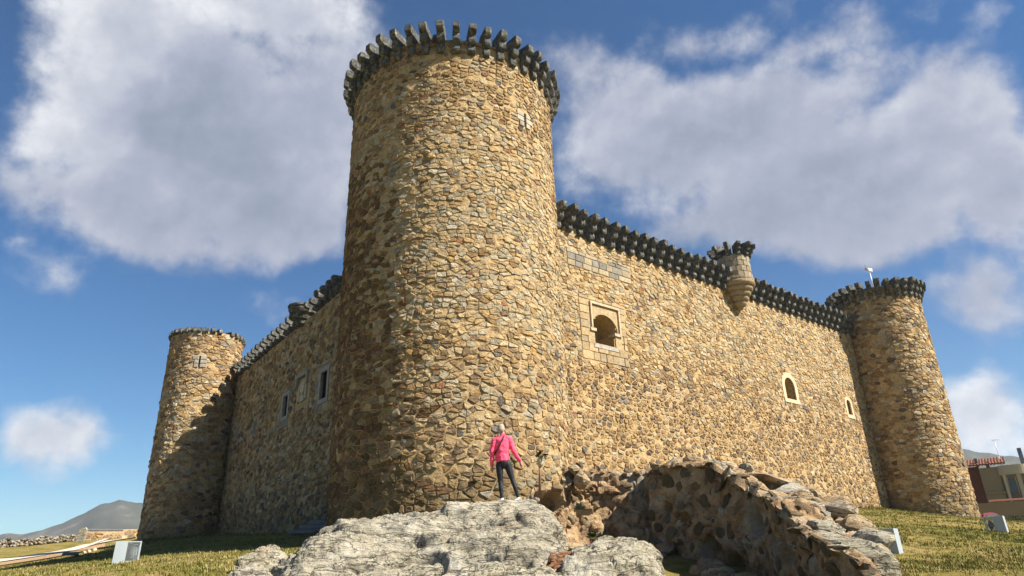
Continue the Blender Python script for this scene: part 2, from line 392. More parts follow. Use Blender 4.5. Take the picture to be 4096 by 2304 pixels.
# ------------------------------------------------------------------ masonry
def clip(poly, n, c):
    outp = []; L = len(poly)
    for i in range(L):
        a = poly[i]; b = poly[(i + 1) % L]
        da = a[0] * n[0] + a[1] * n[1] - c; db = b[0] * n[0] + b[1] * n[1] - c
        if da <= 0: outp.append(a)
        if (da < 0 < db) or (db < 0 < da):
            t = da / (da - db); outp.append((a[0] + (b[0] - a[0]) * t, a[1] + (b[1] - a[1]) * t))
    return outp
PALE = [(.44, .32, .165), (.48, .36, .20), (.40, .295, .16), (.50, .38, .22), (.42, .33, .20), (.45, .31, .15), (.36, .31, .21), (.47, .40, .28), (.33, .285, .20)]
BROWN = [(.29, .185, .085), (.33, .215, .10), (.26, .175, .095), (.35, .23, .11), (.30, .21, .12), (.23, .16, .095), (.38, .26, .125), (.28, .20, .115)]
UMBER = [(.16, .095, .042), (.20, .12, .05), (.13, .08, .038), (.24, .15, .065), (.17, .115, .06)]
DARK = [(.13, .10, .075), (.15, .105, .07), (.14, .13, .11), (.18, .12, .07), (.19, .165, .13)]
ODD = [(.34, .17, .085), (.44, .28, .10), (.30, .16, .10), (.48, .43, .35), (.22, .20, .18)]
def tone_for(p_pale, p_brown, p_dark):
    x = random.random()
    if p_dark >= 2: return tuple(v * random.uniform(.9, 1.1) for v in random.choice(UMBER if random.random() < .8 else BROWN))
    if x < 0.02: c = random.choice(ODD)
    else:
        y = random.random() * (p_pale + p_brown + p_dark)
        c = random.choice(PALE if y < p_pale else (BROWN if y < p_pale + p_brown else DARK))
    k = random.uniform(.90, 1.10)
    return tuple(v * k for v in c)
def cells(u0, u1, v0, v1, sizef):
    """rough courses of uneven stones: seeds row by row, each cell clipped against its neighbours"""
    pts = []; v = v0
    while v < v1:
        s = sizef(0.5 * (u0 + u1), v); h = s * random.uniform(0.45, 0.90); u = u0 - random.random() * s
        while u < u1:
            s2 = sizef(u, v)
            wd = s2 * random.choice([0.5, 0.8, 1.0, 1.2, 1.45, 1.9]) * random.uniform(.85, 1.15)
            if h > .6 * s and random.random() < 0.32:      # two thin stones one over the other
                pts.append((u + wd / 2, v + h * .25)); pts.append((u + wd / 2 + random.uniform(-.05, .05), v + h * .78))
            else:
                pts.append((u + wd / 2 + random.uniform(-.05, .05), v + h / 2 + random.uniform(-.15, .15) * h))
            u += wd
        v += h
    YS = 1.35; B = {}
    g = 0.6
    for i, p in enumerate(pts): B.setdefault((int(p[0] // g), int(p[1] // g)), []).append(i)
    res = []
    for i, p in enumerate(pts):
        s = sizef(*p); r = s * 1.5
        poly = [(-r, -r * .8), (r, -r * .8), (r, r * .8), (-r, r * .8)]
        gap = random.uniform(0.004, 0.015) * s / .3
        bi, bj = int(p[0] // g), int(p[1] // g); nb = []
        for a in (-2, -1, 0, 1, 2):
            for b in (-2, -1, 0, 1, 2):
                for j in B.get((bi + a, bj + b), ()):
                    if j != i:
                        q = pts[j]; dx, dy = q[0] - p[0], (q[1] - p[1]) * YS; dd = dx * dx + dy * dy
                        if dd < 4 * r * r: nb.append((dd, dx, dy))
        nb.sort()
        for dd, dx, dy in nb[:16]:
            d = math.sqrt(dd)
            if d < 1e-4: continue
            nx, ny = dx, dy * YS; nl = math.hypot(nx, ny)
            poly = clip(poly, (nx / nl, ny / nl), dd / 2 / nl - gap)
            if len(poly) < 3: break
        if len(poly) >= 3: res.append((p, poly))
    return res
def poly_area(P):
    return abs(sum(P[i][0] * P[(i + 1) % len(P)][1] - P[(i + 1) % len(P)][0] * P[i][1] for i in range(len(P)))) / 2
def stone_geo(p, poly, surf, proud, tone, rough=True):
    """one stone: buried base ring, rounded shoulder, uneven tilted face"""
    q = []
    if rough:
        L = len(poly)
        for i in range(L):
            a, b = poly[i], poly[(i + 1) % L]; k = random.uniform(.05, .20)
            q.append((a[0] + (b[0] - a[0]) * k, a[1] + (b[1] - a[1]) * k)); k = random.uniform(.05, .20)
            q.append((b[0] + (a[0] - b[0]) * k, b[1] + (a[1] - b[1]) * k))
        A = math.sqrt(poly_area(poly)); j = A * .045
        q = [(x + random.uniform(-j, j), y + random.uniform(-j, j)) for x, y in q]
    else: q = list(poly)
    n = len(q); V = []; tx, ty = random.uniform(-.14, .14), random.uniform(-.16, .10)
    if not rough: tx = ty = 0
    cx = sum(a[0] for a in q) / n; cy = sum(a[1] for a in q) / n
    for (sc, hh) in ((1.02, -0.05), (0.99, proud * .55), (random.uniform(.72, .88) if rough else .93, proud)):
        for (x, y) in q:
            x2, y2 = cx + (x - cx) * sc, cy + (y - cy) * sc
            h = hh + ((x2 - cx) * tx + (y2 - cy) * ty if hh > 0 else 0) + (random.uniform(-1, 1) * min(.016, (A if rough else 0) * .05) if rough and hh > 0 else 0)
            P, N = surf(p[0] + x2, p[1] + y2); V.append(P + N * h)
    ex, ey = (random.uniform(-.2, .2) * A, random.uniform(-.12, .12) * A) if rough else (0, 0)
    P, N = surf(p[0] + cx + ex, p[1] + cy + ey); V.append(P + N * (proud * 1.08 + (random.uniform(-.4, 1) * .04 * A if rough else 0)))
    Fc = []
    for k in (0, 1):
        for i in range(n):
            a = k * n + i; b = k * n + (i + 1) % n; Fc.append((a, b, b + n, a + n))
    for i in range(n): Fc.append((2 * n + i, 2 * n + (i + 1) % n, 3 * n))
    return V, Fc, [tone] * len(V)
def px_area(V):
    c = sum(V, Vector()) / len(V); z = c.dot(fw)
    if z < .5: return 0
    P = [((v.dot(rt)) / v.dot(fw), (v.dot(up)) / v.dot(fw)) for v in V]
    return (max(a[0] for a in P) - min(a[0] for a in P)) * (max(a[1] for a in P) - min(a[1] for a in P))
def lay_stones(parent, stones, n_ind=296, m=STONE, vis=None):
    """the stones that show largest become objects, the rest one joined part"""
    sc = []
    for k, (V, Fc, T, N, mm) in enumerate(stones):
        c = V[-1]; facing = -(c.dot(N))
        a = px_area(V) if facing > 0 else 0
        if a > 0:
            z = c.dot(fw); X = 2048 + F * c.dot(rt) / z; Y = 1152 - F * c.dot(up) / z
            if not (-30 < X < 4126 and -30 < Y < 2330): a = 0
            elif vis and not vis(X, Y): a *= 0.02
        sc.append((a, k))
    sc.sort(reverse=True); ind = set(k for a, k in sc[:n_ind] if a > 0)
    GV, GF, GT = {}, {}, {}
    for k, (V, Fc, T, N, mm) in enumerate(stones):
        if k in ind:
            finish('stone', V, Fc, mm or m, parent, tones=T)
        else:
            key = (mm or m).name; GV.setdefault(key, []); GF.setdefault(key, []); GT.setdefault(key, [])
            b = len(GV[key]); GV[key] += V; GF[key] += [tuple(b + i for i in f) for f in Fc]; GT[key] += T
    for key in GV:
        o = finish('smaller_stones', GV[key], GF[key], bpy.data.materials[key], parent, tones=GT[key]); o['kind'] = 'stuff'

def core_grid(name, surf, u0, u1, v0, v1, du, dv, parent, hole=lambda u, v: False, m=MORTAR, amp=0.025, topfn=None):
    nu = max(2, int((u1 - u0) / du)); nv = max(2, int((v1 - v0) / dv)); V = []; Fc = []
    for i in range(nu + 1):
        for j in range(nv + 1):
            u = u0 + (u1 - u0) * i / nu; v = v0 + (v1 - v0) * j / nv
            if topfn and v > topfn(u): v = topfn(u)
            P, N = surf(u, v); V.append(P + N * (amp * fbm(P, 2.2, 4) + amp * .6 * noise.noise(P * 9) - .008))
    for i in range(nu):
        for j in range(nv):
            uc = u0 + (u1 - u0) * (i + .5) / nu; vc = v0 + (v1 - v0) * (j + .5) / nv
            if hole(uc, vc): continue
            a = i * (nv + 1) + j; Fc.append((a, a + nv + 1, a + nv + 2, a + 1))
    return finish(name, V, Fc, m, parent)

# corbel: three rolled steps, each jutting past the one below
def corbel_mesh(steps=3, wdt=0.255, h=0.37, p=0.225, seed=0):
    rnd = random.Random(seed); prof = [(-0.35, 0.0)]
    for k in range(steps):
        y0 = k * p; z0 = k * h; y1 = (k + 1) * p
        for a in (0, 30, 60, 90):
            prof.append((y0 + (y1 - y0 + 0.04) * math.sin(R(a)) - (0.04 if k else 0), z0 + h * .34 * (1 - math.cos(R(a)))))
        prof.append((y1, z0 + h * .93))
        if k < steps - 1: prof.append((y1 - 0.055, z0 + h * .99))
    prof.append((steps * p - .03, steps * h)); prof.append((-0.35, steps * h + .01))
    n = len(prof); V = []
    xs = (-wdt / 2, -wdt / 2 + .018, wdt / 2 - .018, wdt / 2)
    for s, x in enumerate(xs):
        for (y, z) in prof:
            ins = 0.0 if s in (1, 2) else 0.012
            jx, jy, jz = [rnd.uniform(-.009, .009) for _ in range(3)]
            V.append((x + jx, max(y - ins, -0.35) + (jy if y > 0 else 0), z + jz + (ins * .4)))
    Fc = []
    for s in range(3):
        for i in range(n):
            a = s * n + i; b = s * n + (i + 1) % n; Fc.append((a, a + n, b + n, b))
    Fc.append(tuple(range(n))); Fc.append(tuple(range(4 * n - 1, 3 * n - 1, -1)))
    me = bpy.data.meshes.new('corbel'); me.from_pydata(V, [], Fc); me.update(); me.materials.append(CORBEL); return me
CM = {(s, k): corbel_mesh(s, seed=s * 10 + k) for s in (1, 2, 3) for k in range(5)}
CMS = {k: corbel_mesh(3, 0.2, 0.24, 0.15, seed=70 + k) for k in range(3)}
CML = {k: corbel_mesh(1, 0.36, 0.34, 0.2, seed=90 + k) for k in range(3)}
def put_corbel(me, pos, out_dir, parent, name='corbel', sx=1.0):
    o = bpy.data.objects.new(name, me); C.objects.link(o); o.parent = parent
    o.location = pos
    a = math.atan2(out_dir.y, out_dir.x) - math.pi / 2
    o.rotation_euler = (random.uniform(-.03, .03), random.uniform(-.02, .02), a + random.uniform(-.035, .035))
    o.scale = (sx * random.uniform(.92, 1.08), random.uniform(.90, 1.06), random.uniform(.93, 1.05))
    return o

def rock_chunk(c, size, squash=(1, .8, .6), seed=0, cuts=5, rot=None):
    rnd = random.Random(seed); bm = bmesh.new(); bmesh.ops.create_icosphere(bm, subdivisions=2, radius=1)
    for k in range(cuts):
        nrm = Vector([rnd.gauss(0, 1) for _ in range(3)]).normalized(); dcut = rnd.uniform(.55, .85)
        for v in bm.verts:
            t = v.co.dot(nrm) - dcut
            if t > 0: v.co -= nrm * t
    off = Vector((seed * 1.7, seed * .9, 0))
    rotm = rot or Matrix.Rotation(rnd.uniform(0, 6.28), 3, 'Z') @ Matrix.Rotation(rnd.uniform(-.4, .4), 3, 'X')
    V = []
    for v in bm.verts:
        p = v.co * (1 + .12 * noise.noise(v.co * 2.5 + off))
        p = Vector((p.x * squash[0], p.y * squash[1], p.z * squash[2])) * size
        V.append(rotm @ p + Vector(c))
    Fc = [[x.index for x in f.verts] for f in bm.faces]; bm.free(); return V, Fc

# --------- round tower
def tower(name, ctr, r, zb, zt, size, facing_az, label, mix, n_ind=296, nspan=112, shape=None, arrow=None, vis=None, taper=0.0, smear=None, bottom_big=1.0, proud=(.004, .030), du=.13, wtop=0.0):
    root = empty(name, (ctr.x, ctr.y, zb)); tag(root, label, 'tower')
    inv = Vector((ctr.x, ctr.y, zb))
    def surf(u, v):
        rr_ = r + taper * max(0, (zt - v) / (zt - zb)); a = u / r + R(facing_az)
        N = Vector((math.sin(a), math.cos(a), 0)); P = Vector((ctr.x, ctr.y, 0)) + N * rr_ + Vector((0, 0, v)) - inv
        return P, N
    def hole(u, v): return bool(arrow) and abs(u - arrow[0]) < .1 and arrow[1] - arrow[2] < v < arrow[1] + arrow[2]
    topn = lambda u: zt + wtop + .10 * noise.noise(Vector((u * 1.3, r, 0))) + .05 * noise.noise(Vector((u * 5, r, 0)))
    half = math.pi * r
    core_grid('wall_core', surf, -half, half, zb - .8, zt + wtop + .3, du, du * 1.2, root, hole, topfn=topn)
    # broken top platform inside the rim
    V, Fc = [], []; nn = 40
    for k in range(nn):
        P, N = surf(-half + 2 * half * k / nn, 0); V.append(Vector((P.x, P.y, zt + wtop - .15 - zb)))
    V.append(Vector((0, 0, zt + wtop - .1 - zb)))
    for k in range(nn): Fc.append((k, nn, (k + 1) % nn))
    finish('tower_top', V, Fc, MORTAR, root)
    span = R(nspan) * r; st = []
    def sz(u, v):
        t = (v - zb) / (zt - zb); return size * (1 + (bottom_big - 1) * max(0, 1 - t * 3.2))
    for p, poly in cells(-span, span, zb - .3, zt + wtop, sz):
        if abs(p[0]) > span or p[1] > topn(p[0]) - .05: continue
        if hole(p[0], p[1]): continue
        if arrow and abs(p[0] - arrow[0]) < .42 and abs(p[1] - arrow[1]) < arrow[2] + .1: continue
        if poly_area(poly) < 0.0025: continue
        t = (p[1] - zb) / (zt - zb)
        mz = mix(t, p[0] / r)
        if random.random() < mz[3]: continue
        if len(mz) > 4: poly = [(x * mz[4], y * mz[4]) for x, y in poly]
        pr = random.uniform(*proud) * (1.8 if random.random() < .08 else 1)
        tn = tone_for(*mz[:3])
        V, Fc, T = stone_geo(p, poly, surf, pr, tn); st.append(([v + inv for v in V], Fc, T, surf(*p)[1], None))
    if arrow:
        for s in (-1, 1):
            hh = arrow[2] * 2 / 3
            for k in range(3):
                wd = random.choice([.22, .34]); u1_ = arrow[0] + s * (.05 + wd / 2); v1_ = arrow[1] - arrow[2] + hh * (k + .5)
                poly = [(-wd / 2, -hh / 2 + .012), (wd / 2, -hh / 2 + .012), (wd / 2, hh / 2 - .012), (-wd / 2, hh / 2 - .012)]
                V, Fc, T = stone_geo((u1_, v1_), poly, surf, .045, random.choice([(.33, .30, .24), (.29, .265, .22), (.36, .32, .25)]), False)
                st.append(([v + inv for v in V], Fc, T, surf(u1_, v1_)[1], ASHLAR))
        P, N = surf(arrow[0], arrow[1]); a = math.atan2(N.y, N.x)
        boxobj('arrow_slit', P - N * .28, (.5, .3, arrow[2] * 2 + .3), DARKM, root, rz=a)  # near-black block stands in for the shade inside the slit
    st = [([v - inv for v in V], Fc, T, N, mm, V[-1]) for (V, Fc, T, N, mm) in st]
    # rank in world space, store in local space
    sc = []
    for k, (V, Fc, T, N, mm, cw) in enumerate(st):
        z = cw.dot(fw); a = 0
        if cw.dot(N) < 0 and z > 0:
            X = 2048 + F * cw.dot(rt) / z; Y = 1152 - F * cw.dot(up) / z
            a = px_area([v + inv for v in V])
            if not (-20 < X < 4116 and -20 < Y < 2324) or (vis and not vis(X, Y)): a = 0
        sc.append((a, k))
    sc.sort(reverse=True); ind = set(k for a, k in sc[:n_ind] if a > 0)
    G = {}
    for k, (V, Fc, T, N, mm, cw) in enumerate(st):
        if k in ind: finish('stone', V, Fc, mm or STONE, root, tones=T)
        else:
            g = G.setdefault((mm or STONE).name, ([], [], [])); b = len(g[0]); g[0].extend(V); g[1].extend([tuple(b + i for i in f) for f in Fc]); g[2].extend(T)
    for key, g in G.items():
        o = finish('smaller_stones', g[0], g[1], bpy.data.materials[key], root, tones=g[2]); o['kind'] = 'stuff'
    return root, surf, topn
DARKM = plain('recess_shade', (.03, .026, .022), 0.95, 0.05)  # near-black colour paints in the shade of slits and left wall windows

def P2d(a, d): return Vector((d * math.sin(R(a)), d * math.cos(R(a)), 0))
# ---- great tower at the corner
mtc = P2d(-5.4, 23.4)
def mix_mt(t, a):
    if t < .8 and random.random() < min(1, max(0, (a - (-.15 + .9 * t)) * 1.6)): return (0, 1, 2, .03, 1.0)  # browner umber stones low on the left, also deepening the shaded side by colour
    if t < .20: return (0.6, 1.0, .06, .06, .93)
    if t < .36: return (1.2, .6, .04, .05, .97)
    if t > .84: return (0.8, 1.0, .12, .10, .90)
    return (1.8, .22, .01, .04, 1.0)
MT_slit_u = 4.0 * (lambda v: math.atan2(v.x, v.y))(Vector((at(2087, 485, 20.6).x, at(2087, 485, 20.6).y, 0)) - mtc) - 4.0 * R(174.6)
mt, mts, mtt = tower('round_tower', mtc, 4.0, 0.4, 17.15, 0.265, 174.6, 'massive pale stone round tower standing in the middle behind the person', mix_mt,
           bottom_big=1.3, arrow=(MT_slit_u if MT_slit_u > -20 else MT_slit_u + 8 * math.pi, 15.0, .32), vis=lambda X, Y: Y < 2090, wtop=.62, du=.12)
for k in range(46):
    a = 2 * math.pi * k / 46 + .02; N = Vector((math.sin(a), math.cos(a), 0))
    put_corbel(CM[(3, k % 5)], N * 3.97 + Vector((0, 0, 17.12 - .4 + random.uniform(-.03, .03))), N, mt).scale.y *= .80

# ---- left tower
ltc = P2d(-25.5, 44.5)
def mix_lt(t, a):
    if t > .78: return (0.5, 1.2, .08, .05)
    if t < .25: return (0.6, 1.0, .2, .05)
    return (1.1, .5, .08, .05)
slv = at(797, 1450, 42.45) - ltc
lt, lts, ltt = tower('round_tower', ltc, 2.06, 1.5, 13.45, 0.32, 154.5, 'slender round tower at the far left with a diagonal shadow edge across it', mix_lt,
           arrow=(2.06 * (math.atan2(slv.x, slv.y) - R(154.5)), 11.65, .36), du=.14, wtop=.1, vis=lambda X, Y: X < 985, proud=(.01, .045))
for k in range(34):
    a = 2 * math.pi * k / 34; N = Vector((math.sin(a), math.cos(a), 0))
    if R(100) < (a % (2 * math.pi)) < R(150) and k % 3 == 0: continue
    put_corbel(CML[k % 3], N * 2.0 + Vector((0, 0, 13.42 - 1.5)), N, lt, sx=.62)

# ---- right tower
rtc = P2d(29.75, 48.5)
def mix_rt(t, a):
    if t < .25: return (0.7, 1.0, .12, .05)
    if t > .85: return (.6, .8, .35, .05)
    return (1.0, .75, .10, .05)
rtw, rts, rtt = tower('round_tower', rtc, 2.5, 1.0, 14.9, 0.33, 209.75, 'round tower at the far right end crowned by dark corbels', mix_rt, du=.14, wtop=.7, proud=(.008, .04), vis=lambda X, Y: X > 3330)
for k in range(32):
    a = 2 * math.pi * k / 32; N = Vector((math.sin(a), math.cos(a), 0))
    put_corbel(CM[(3, k % 5)], N * 2.46 + Vector((0, 0, 14.85 - 1.0)), N, rtw).scale.y *= .8

# --------- straight walls
def frame_of(p0, d):
    n = Vector((d.y, -d.x, 0));
    if n.dot(p0) > 0: n = -n
    def surf(u, v): return Vector((p0.x, p0.y, 0)) + d * u + Vector((0, 0, v)), n
    return surf, n
def inside_arch(u, v, cx, zb, wd, zs):
    if v < zb: return False
    if v <= zs: return abs(u - cx) < wd / 2
    return (u - cx) ** 2 + (v - zs) ** 2 < (wd / 2) ** 2
def prism(name, pts, surf, h0, h1, m, parent, hole=None, tone=None, loc=Vector()):
    """flat shape in wall coordinates with real thickness"""
    V = []; n = len(pts)
    for hh in (h0, h1):
        for (u, v) in pts:
            P, N = surf(u, v); V.append(P + N * hh - loc)
    Fc = [tuple(range(n, 2 * n)), tuple(range(n - 1, -1, -1))]
    for i in range(n):
        j = (i + 1) % n; Fc.append((i, j, j + n, i + n))
    return finish(name, V, Fc, m, parent, tones=[tone or (.42, .38, .3)] * len(V))
def ring(name, inner, outer, surf, h0, h1, m, parent, tone, loc=Vector(), closed=False):
    V = []; n = len(inner)
    for (u, v) in inner:
        P, N = surf(u, v); V += [P + N * h0 - loc, P + N * h1 - loc]
    for (u, v) in outer:
        P, N = surf(u, v); V += [P + N * h0 - loc, P + N * h1 - loc]
    Fc = []; o = 2 * n
    for i in range(n if closed else n - 1):
        j = (i + 1) % n
        Fc += [(2 * i + 1, 2 * j + 1, o + 2 * j + 1, o + 2 * i + 1), (2 * i, 2 * i + 1, 2 * j + 1, 2 * j), (o + 2 * i, o + 2 * j, o + 2 * j + 1, o + 2 * i + 1), (2 * i, 2 * j, o + 2 * j, o + 2 * i)]
    if not closed:
        for i in (0, n - 1): Fc.append((2 * i, 2 * i + 1, o + 2 * i + 1, o + 2 * i))
    return finish(name, V, Fc, m, parent, tones=[tone] * len(V))
def recess(pts, surf, parent, loc, depth=.7, m=None):
    V = []; n = len(pts)
    for hh in (-.03, -depth):
        for (u, v) in pts:
            P, N = surf(u, v); V.append(P + N * hh - loc)
    Fc = [tuple(range(n, 2 * n))] + [(i, (i + 1) % n, (i + 1) % n + n, i + n) for i in range(n)]
    return finish('recess', V, Fc, m or MORTAR, parent)
def arch_pts(cx, zb, wd, zs, n=12, grow=0):
    wd = wd + 2 * grow; pts = [(cx - wd / 2, zb - grow * .0)]
    for k in range(n + 1):
        a = math.pi - math.pi * k / n; pts.append((cx + wd / 2 * math.cos(a), zs + wd / 2 * math.sin(a)))
    pts.append((cx + wd / 2, zb)); return pts

def castle_wall(name, p0, d, u0, u1, zb, ztf, size, label, mix, blocks, windows, thick=1.3, vis=None, sizef=None, du=.13, proud=(.008, .04)):
    surf, n = frame_of(p0, d); inv = Vector((p0.x, p0.y, zb))
    root = empty(name, inv); tag(root, label, 'castle wall')
    ls = lambda u, v: (surf(u, v)[0] - inv, n)
    def hole(u, v): return any(wn(u, v, 0) for wn in windows)
    topn = lambda u: ztf(u) + .07 * noise.noise(Vector((u * 1.1, 5, 0))) + .05 * noise.noise(Vector((u * 4, 1, 0)))
    core_grid('wall_core', ls, u0, u1, zb - .8, max(ztf(u0), ztf(u1)) + .3, du, du, root, hole, topfn=topn)
    # rear face and walk of the wall, so that it is a solid and throws its shadow
    V, Fc = [], []; nn = 24
    for k in range(nn + 1):
        u = u0 + (u1 - u0) * k / nn
        P, N = ls(u, topn(u) - .03); Q = P - N * thick; V += [P - N * .05, Q, Vector((Q.x, Q.y, -.8))]
    for k in range(nn):
        a = 3 * k; Fc += [(a, a + 3, a + 4, a + 1), (a + 1, a + 4, a + 5, a + 2)]
    finish('wall_walk', V, Fc, MORTAR, root)
    st = []
    def rect(u, v, wd, hh, tn, mm=ASHLAR, pr=.03):
        g = .010; poly = [(-wd / 2 + g, -hh / 2 + g), (wd / 2 - g, -hh / 2 + g), (wd / 2 - g, hh / 2 - g), (-wd / 2 + g, hh / 2 - g)]
        poly = [(a + random.uniform(-.008, .008), b + random.uniform(-.008, .008)) for a, b in poly]
        Vv, Ff, T = stone_geo((u, v), poly, surf, pr, tn, False); st.append((Vv, Ff, T, n, mm))
    def inblk(u, v):
        return any(b[0] < u < b[1] and b[2] < v < b[3] for b in blocks)
    for b in blocks:
        v = b[2]
        while v < b[3] - .05:
            hh = min(random.uniform(.26, .36), b[3] - v); u = b[0]
            while u < b[1] - .03:
                wd = min(random.uniform(.35, .75), b[1] - u)
                if b[1] - u - wd < .15: wd = b[1] - u
                if not any(wn(u + wd / 2, v + hh / 2, .05) for wn in windows) and not any(wn(u + a * wd, v + c * hh, 0.0) for wn in windows for a in (.05, .95) for c in (.1, .9)):
                    k = random.uniform(.82, 1.15); rect(u + wd / 2, v + hh / 2, wd, hh, tuple(c * k for c in random.choice(b[4])), pr=random.uniform(.018, .035))
                u += wd
            v += hh
    sf = sizef or (lambda u, v: size)
    for p, poly in cells(u0, u1, zb - .3, max(ztf(u0), ztf(u1)), sf):
        if not (u0 < p[0] < u1) or p[1] > topn(p[0]) - .06: continue
        if inblk(*p) or any(wn(p[0], p[1], .16) for wn in windows) or poly_area(poly) < .0022: continue
        # keep clear of dressed blocks: clip against them
        for b in blocks:
            if b[0] - .4 < p[0] < b[1] + .4 and b[2] - .4 < p[1] < b[3] + .4:
                if p[0] <= b[0]: poly = clip(poly, (1, 0), b[0] - p[0] - .01)
                elif p[0] >= b[1]: poly = clip(poly, (-1, 0), p[0] - b[1] - .01)
                elif p[1] >= b[3]: poly = clip(poly, (0, -1), p[1] - b[3] - .01)
                elif p[1] <= b[2]: poly = clip(poly, (0, 1), b[2] - p[1] - .01)
                if len(poly) < 3: break
        if len(poly) < 3 or poly_area(poly) < .0022: continue
        mz = mix(p[0], p[1])
        if random.random() < mz[3]: continue
        k = mz[4] if len(mz) > 4 else 1.0
        if k != 1.0: poly = [(x * k, y * k) for x, y in poly]
        Vv, Ff, T = stone_geo(p, poly, surf, random.uniform(*proud), tone_for(*mz[:3])); st.append((Vv, Ff, T, n, None))
    sc = []
    for k, (Vv, Ff, T, N, mm) in enumerate(st):
        c = Vv[-1]; z = c.dot(fw); X = 2048 + F * c.dot(rt) / z; Y = 1152 - F * c.dot(up) / z
        a = px_area(Vv)
        if not (-20 < X < 4116 and -20 < Y < 2324) or (vis and not vis(X, Y)): a = 0
        sc.append((a, k))
    sc.sort(reverse=True); ind = set(k for a, k in sc[:296] if a > 0); G = {}
    for k, (Vv, Ff, T, N, mm) in enumerate(st):
        Vv = [v - inv for v in Vv]
        if k in ind: finish('stone', Vv, Ff, mm or STONE, root, tones=T)
        else:
            g = G.setdefault((mm or STONE).name, ([], [], [])); b = len(g[0]); g[0].extend(Vv); g[1].extend([tuple(b + i for i in f) for f in Ff]); g[2].extend(T)
    for key, g in G.items():
        o = finish('smaller_stones', g[0], g[1], bpy.data.materials[key], root, tones=g[2]); o['kind'] = 'stuff'
    return root, surf, ls, n, inv, topn
WA = [(.36, .265, .145), (.33, .25, .145), (.39, .29, .165), (.30, .24, .155)]
GA = [(.24, .21, .165), (.20, .185, .155), (.28, .25, .195), (.33, .27, .18)]
# ---- right wall
RW0 = P2d(4.8, 25.4); RD = dirn(50.25)
w1 = lambda u, v, g: (8.22 - g < v < 8.83 and abs(u - 2.15) < .62 + g) or (8.8 <= v and (u - 2.17) ** 2 + (max(0, v - 8.87)) ** 2 < (.76 + g) ** 2 and v < 9.75 + g)
w2 = lambda u, v, g: inside_arch(u, v, 16.4, 7.71 - g, .98 + 2 * g, 8.42)
w3 = lambda u, v, g: inside_arch(u, v, 22.88, 7.56 - g, .5 + 2 * g, 8.22)
def mix_rw(u, v):
    if v < 7.3 - .03 * u: return (0.35, 1.0, .16, .05, .86)
    if v < 8.6: return (.8, .9, .12, .05, .98)
    return (1.3, .35, .03, .06)
rw, rws, rwl, rwn, rwi, rwt = castle_wall('castle_wall', RW0, RD, -1.6, 25.3, 1.2, lambda u: 12.95, .30, 'long sunlit right castle wall with an arched window and a corner turret', mix_rw,
    [(.25, 4.2, 11.45, 12.2, GA), (.75, 3.5, 7.5, 10.25, WA)], [w1, w2, w3], vis=lambda X, Y: X > 2240, sizef=lambda u, v: .33 if v < 4.2 else (.28 if v < 8 else .27), proud=(.006, .03))
for k in range(40):
    u = -.3 + .655 * k
    if 11.55 < u < 13.55 or u > 25.6: continue
    P, N = rwl(u, 12.88 + random.uniform(-.03, .03)); put_corbel(CM[(3, k % 5)], P - N * .02, N, rw)
# window 1: horseshoe arch with a squared hood moulding
win = empty('window', (0, 0, 0), rw)
p1 = [(1.53, 8.22), (1.53, 8.83), (1.40, 8.83)] + [(2.17 + .78 * math.cos(a), 8.9 + .68 * math.sin(a)) for a in [math.pi - math.pi * k / 12 for k in range(13)]] + [(2.92, 8.83), (2.77, 8.83), (2.77, 8.22)]
recess(p1, rwl, win, Vector(), 1.0)
o1 = [(1.20, 8.12), (1.20, 8.8), (1.20, 8.84)] + [(1.2 + 1.95 * k / 12, 9.93 if 1 < k < 11 else (9.2 if k in (0, 12) else 9.8)) for k in range(13)] + [(3.15, 8.84), (3.15, 8.8), (3.15, 8.12)]
ring('window_surround', p1, o1, rwl, -.08, .028, ASHLAR, win, (.36, .275, .16))
hi = [(1.42, 8.9), (1.42, 9.94), (3.02, 9.94), (3.02, 8.75)]; hoo = [(1.34, 8.86), (1.34, 10.04), (3.1, 10.04), (3.1, 8.72)]
ring('hood_moulding', hi, hoo, rwl, .0, .10, ASHLAR, win, (.45, .37, .26))
for (a, b) in ((1.28, 1.6), (2.70, 3.12)):
    prism('impost', [(a, 8.74), (b, 8.74), (b, 8.87), (a, 8.87)], rwl, -.3, .09, ASHLAR, win, tone=(.42, .36, .27))
prism('sill', [(1.45, 8.06), (2.9, 8.06), (2.9, 8.22), (1.45, 8.22)], rwl, -.5, .05, ASHLAR, win, tone=(.33, .31, .28))
# windows 2 and 3: plastered white surrounds
PLAST = plain('pale_plaster', (.50, .41, .28), .9, .1, 0, .1, 5, .4)
for (cx, zb, wd, zs, g) in ((16.4, 7.71, .98, 8.42, .27), (22.88, 7.56, .5, 8.22, .2)):
    wn = empty('window', (0, 0, 0), rw)
    ip = arch_pts(cx, zb, wd, zs); op = arch_pts(cx, zb - .2, wd, zs, grow=g); op[0] = (cx - wd / 2 - g, zb); op[-1] = (cx + wd / 2 + g, zb)
    recess(ip, rwl, wn, Vector(), .8)
    ring('window_surround', ip, op, rwl, -.1, .035, PLAST, wn, (.7, .62, .46))
    prism('sill', [(cx - wd / 2 - g, zb - .2), (cx + wd / 2 + g, zb - .2), (cx + wd / 2 + g, zb), (cx - wd / 2 - g, zb)], rwl, -.3, .055, PLAST, wn, tone=(.7, .62, .46))
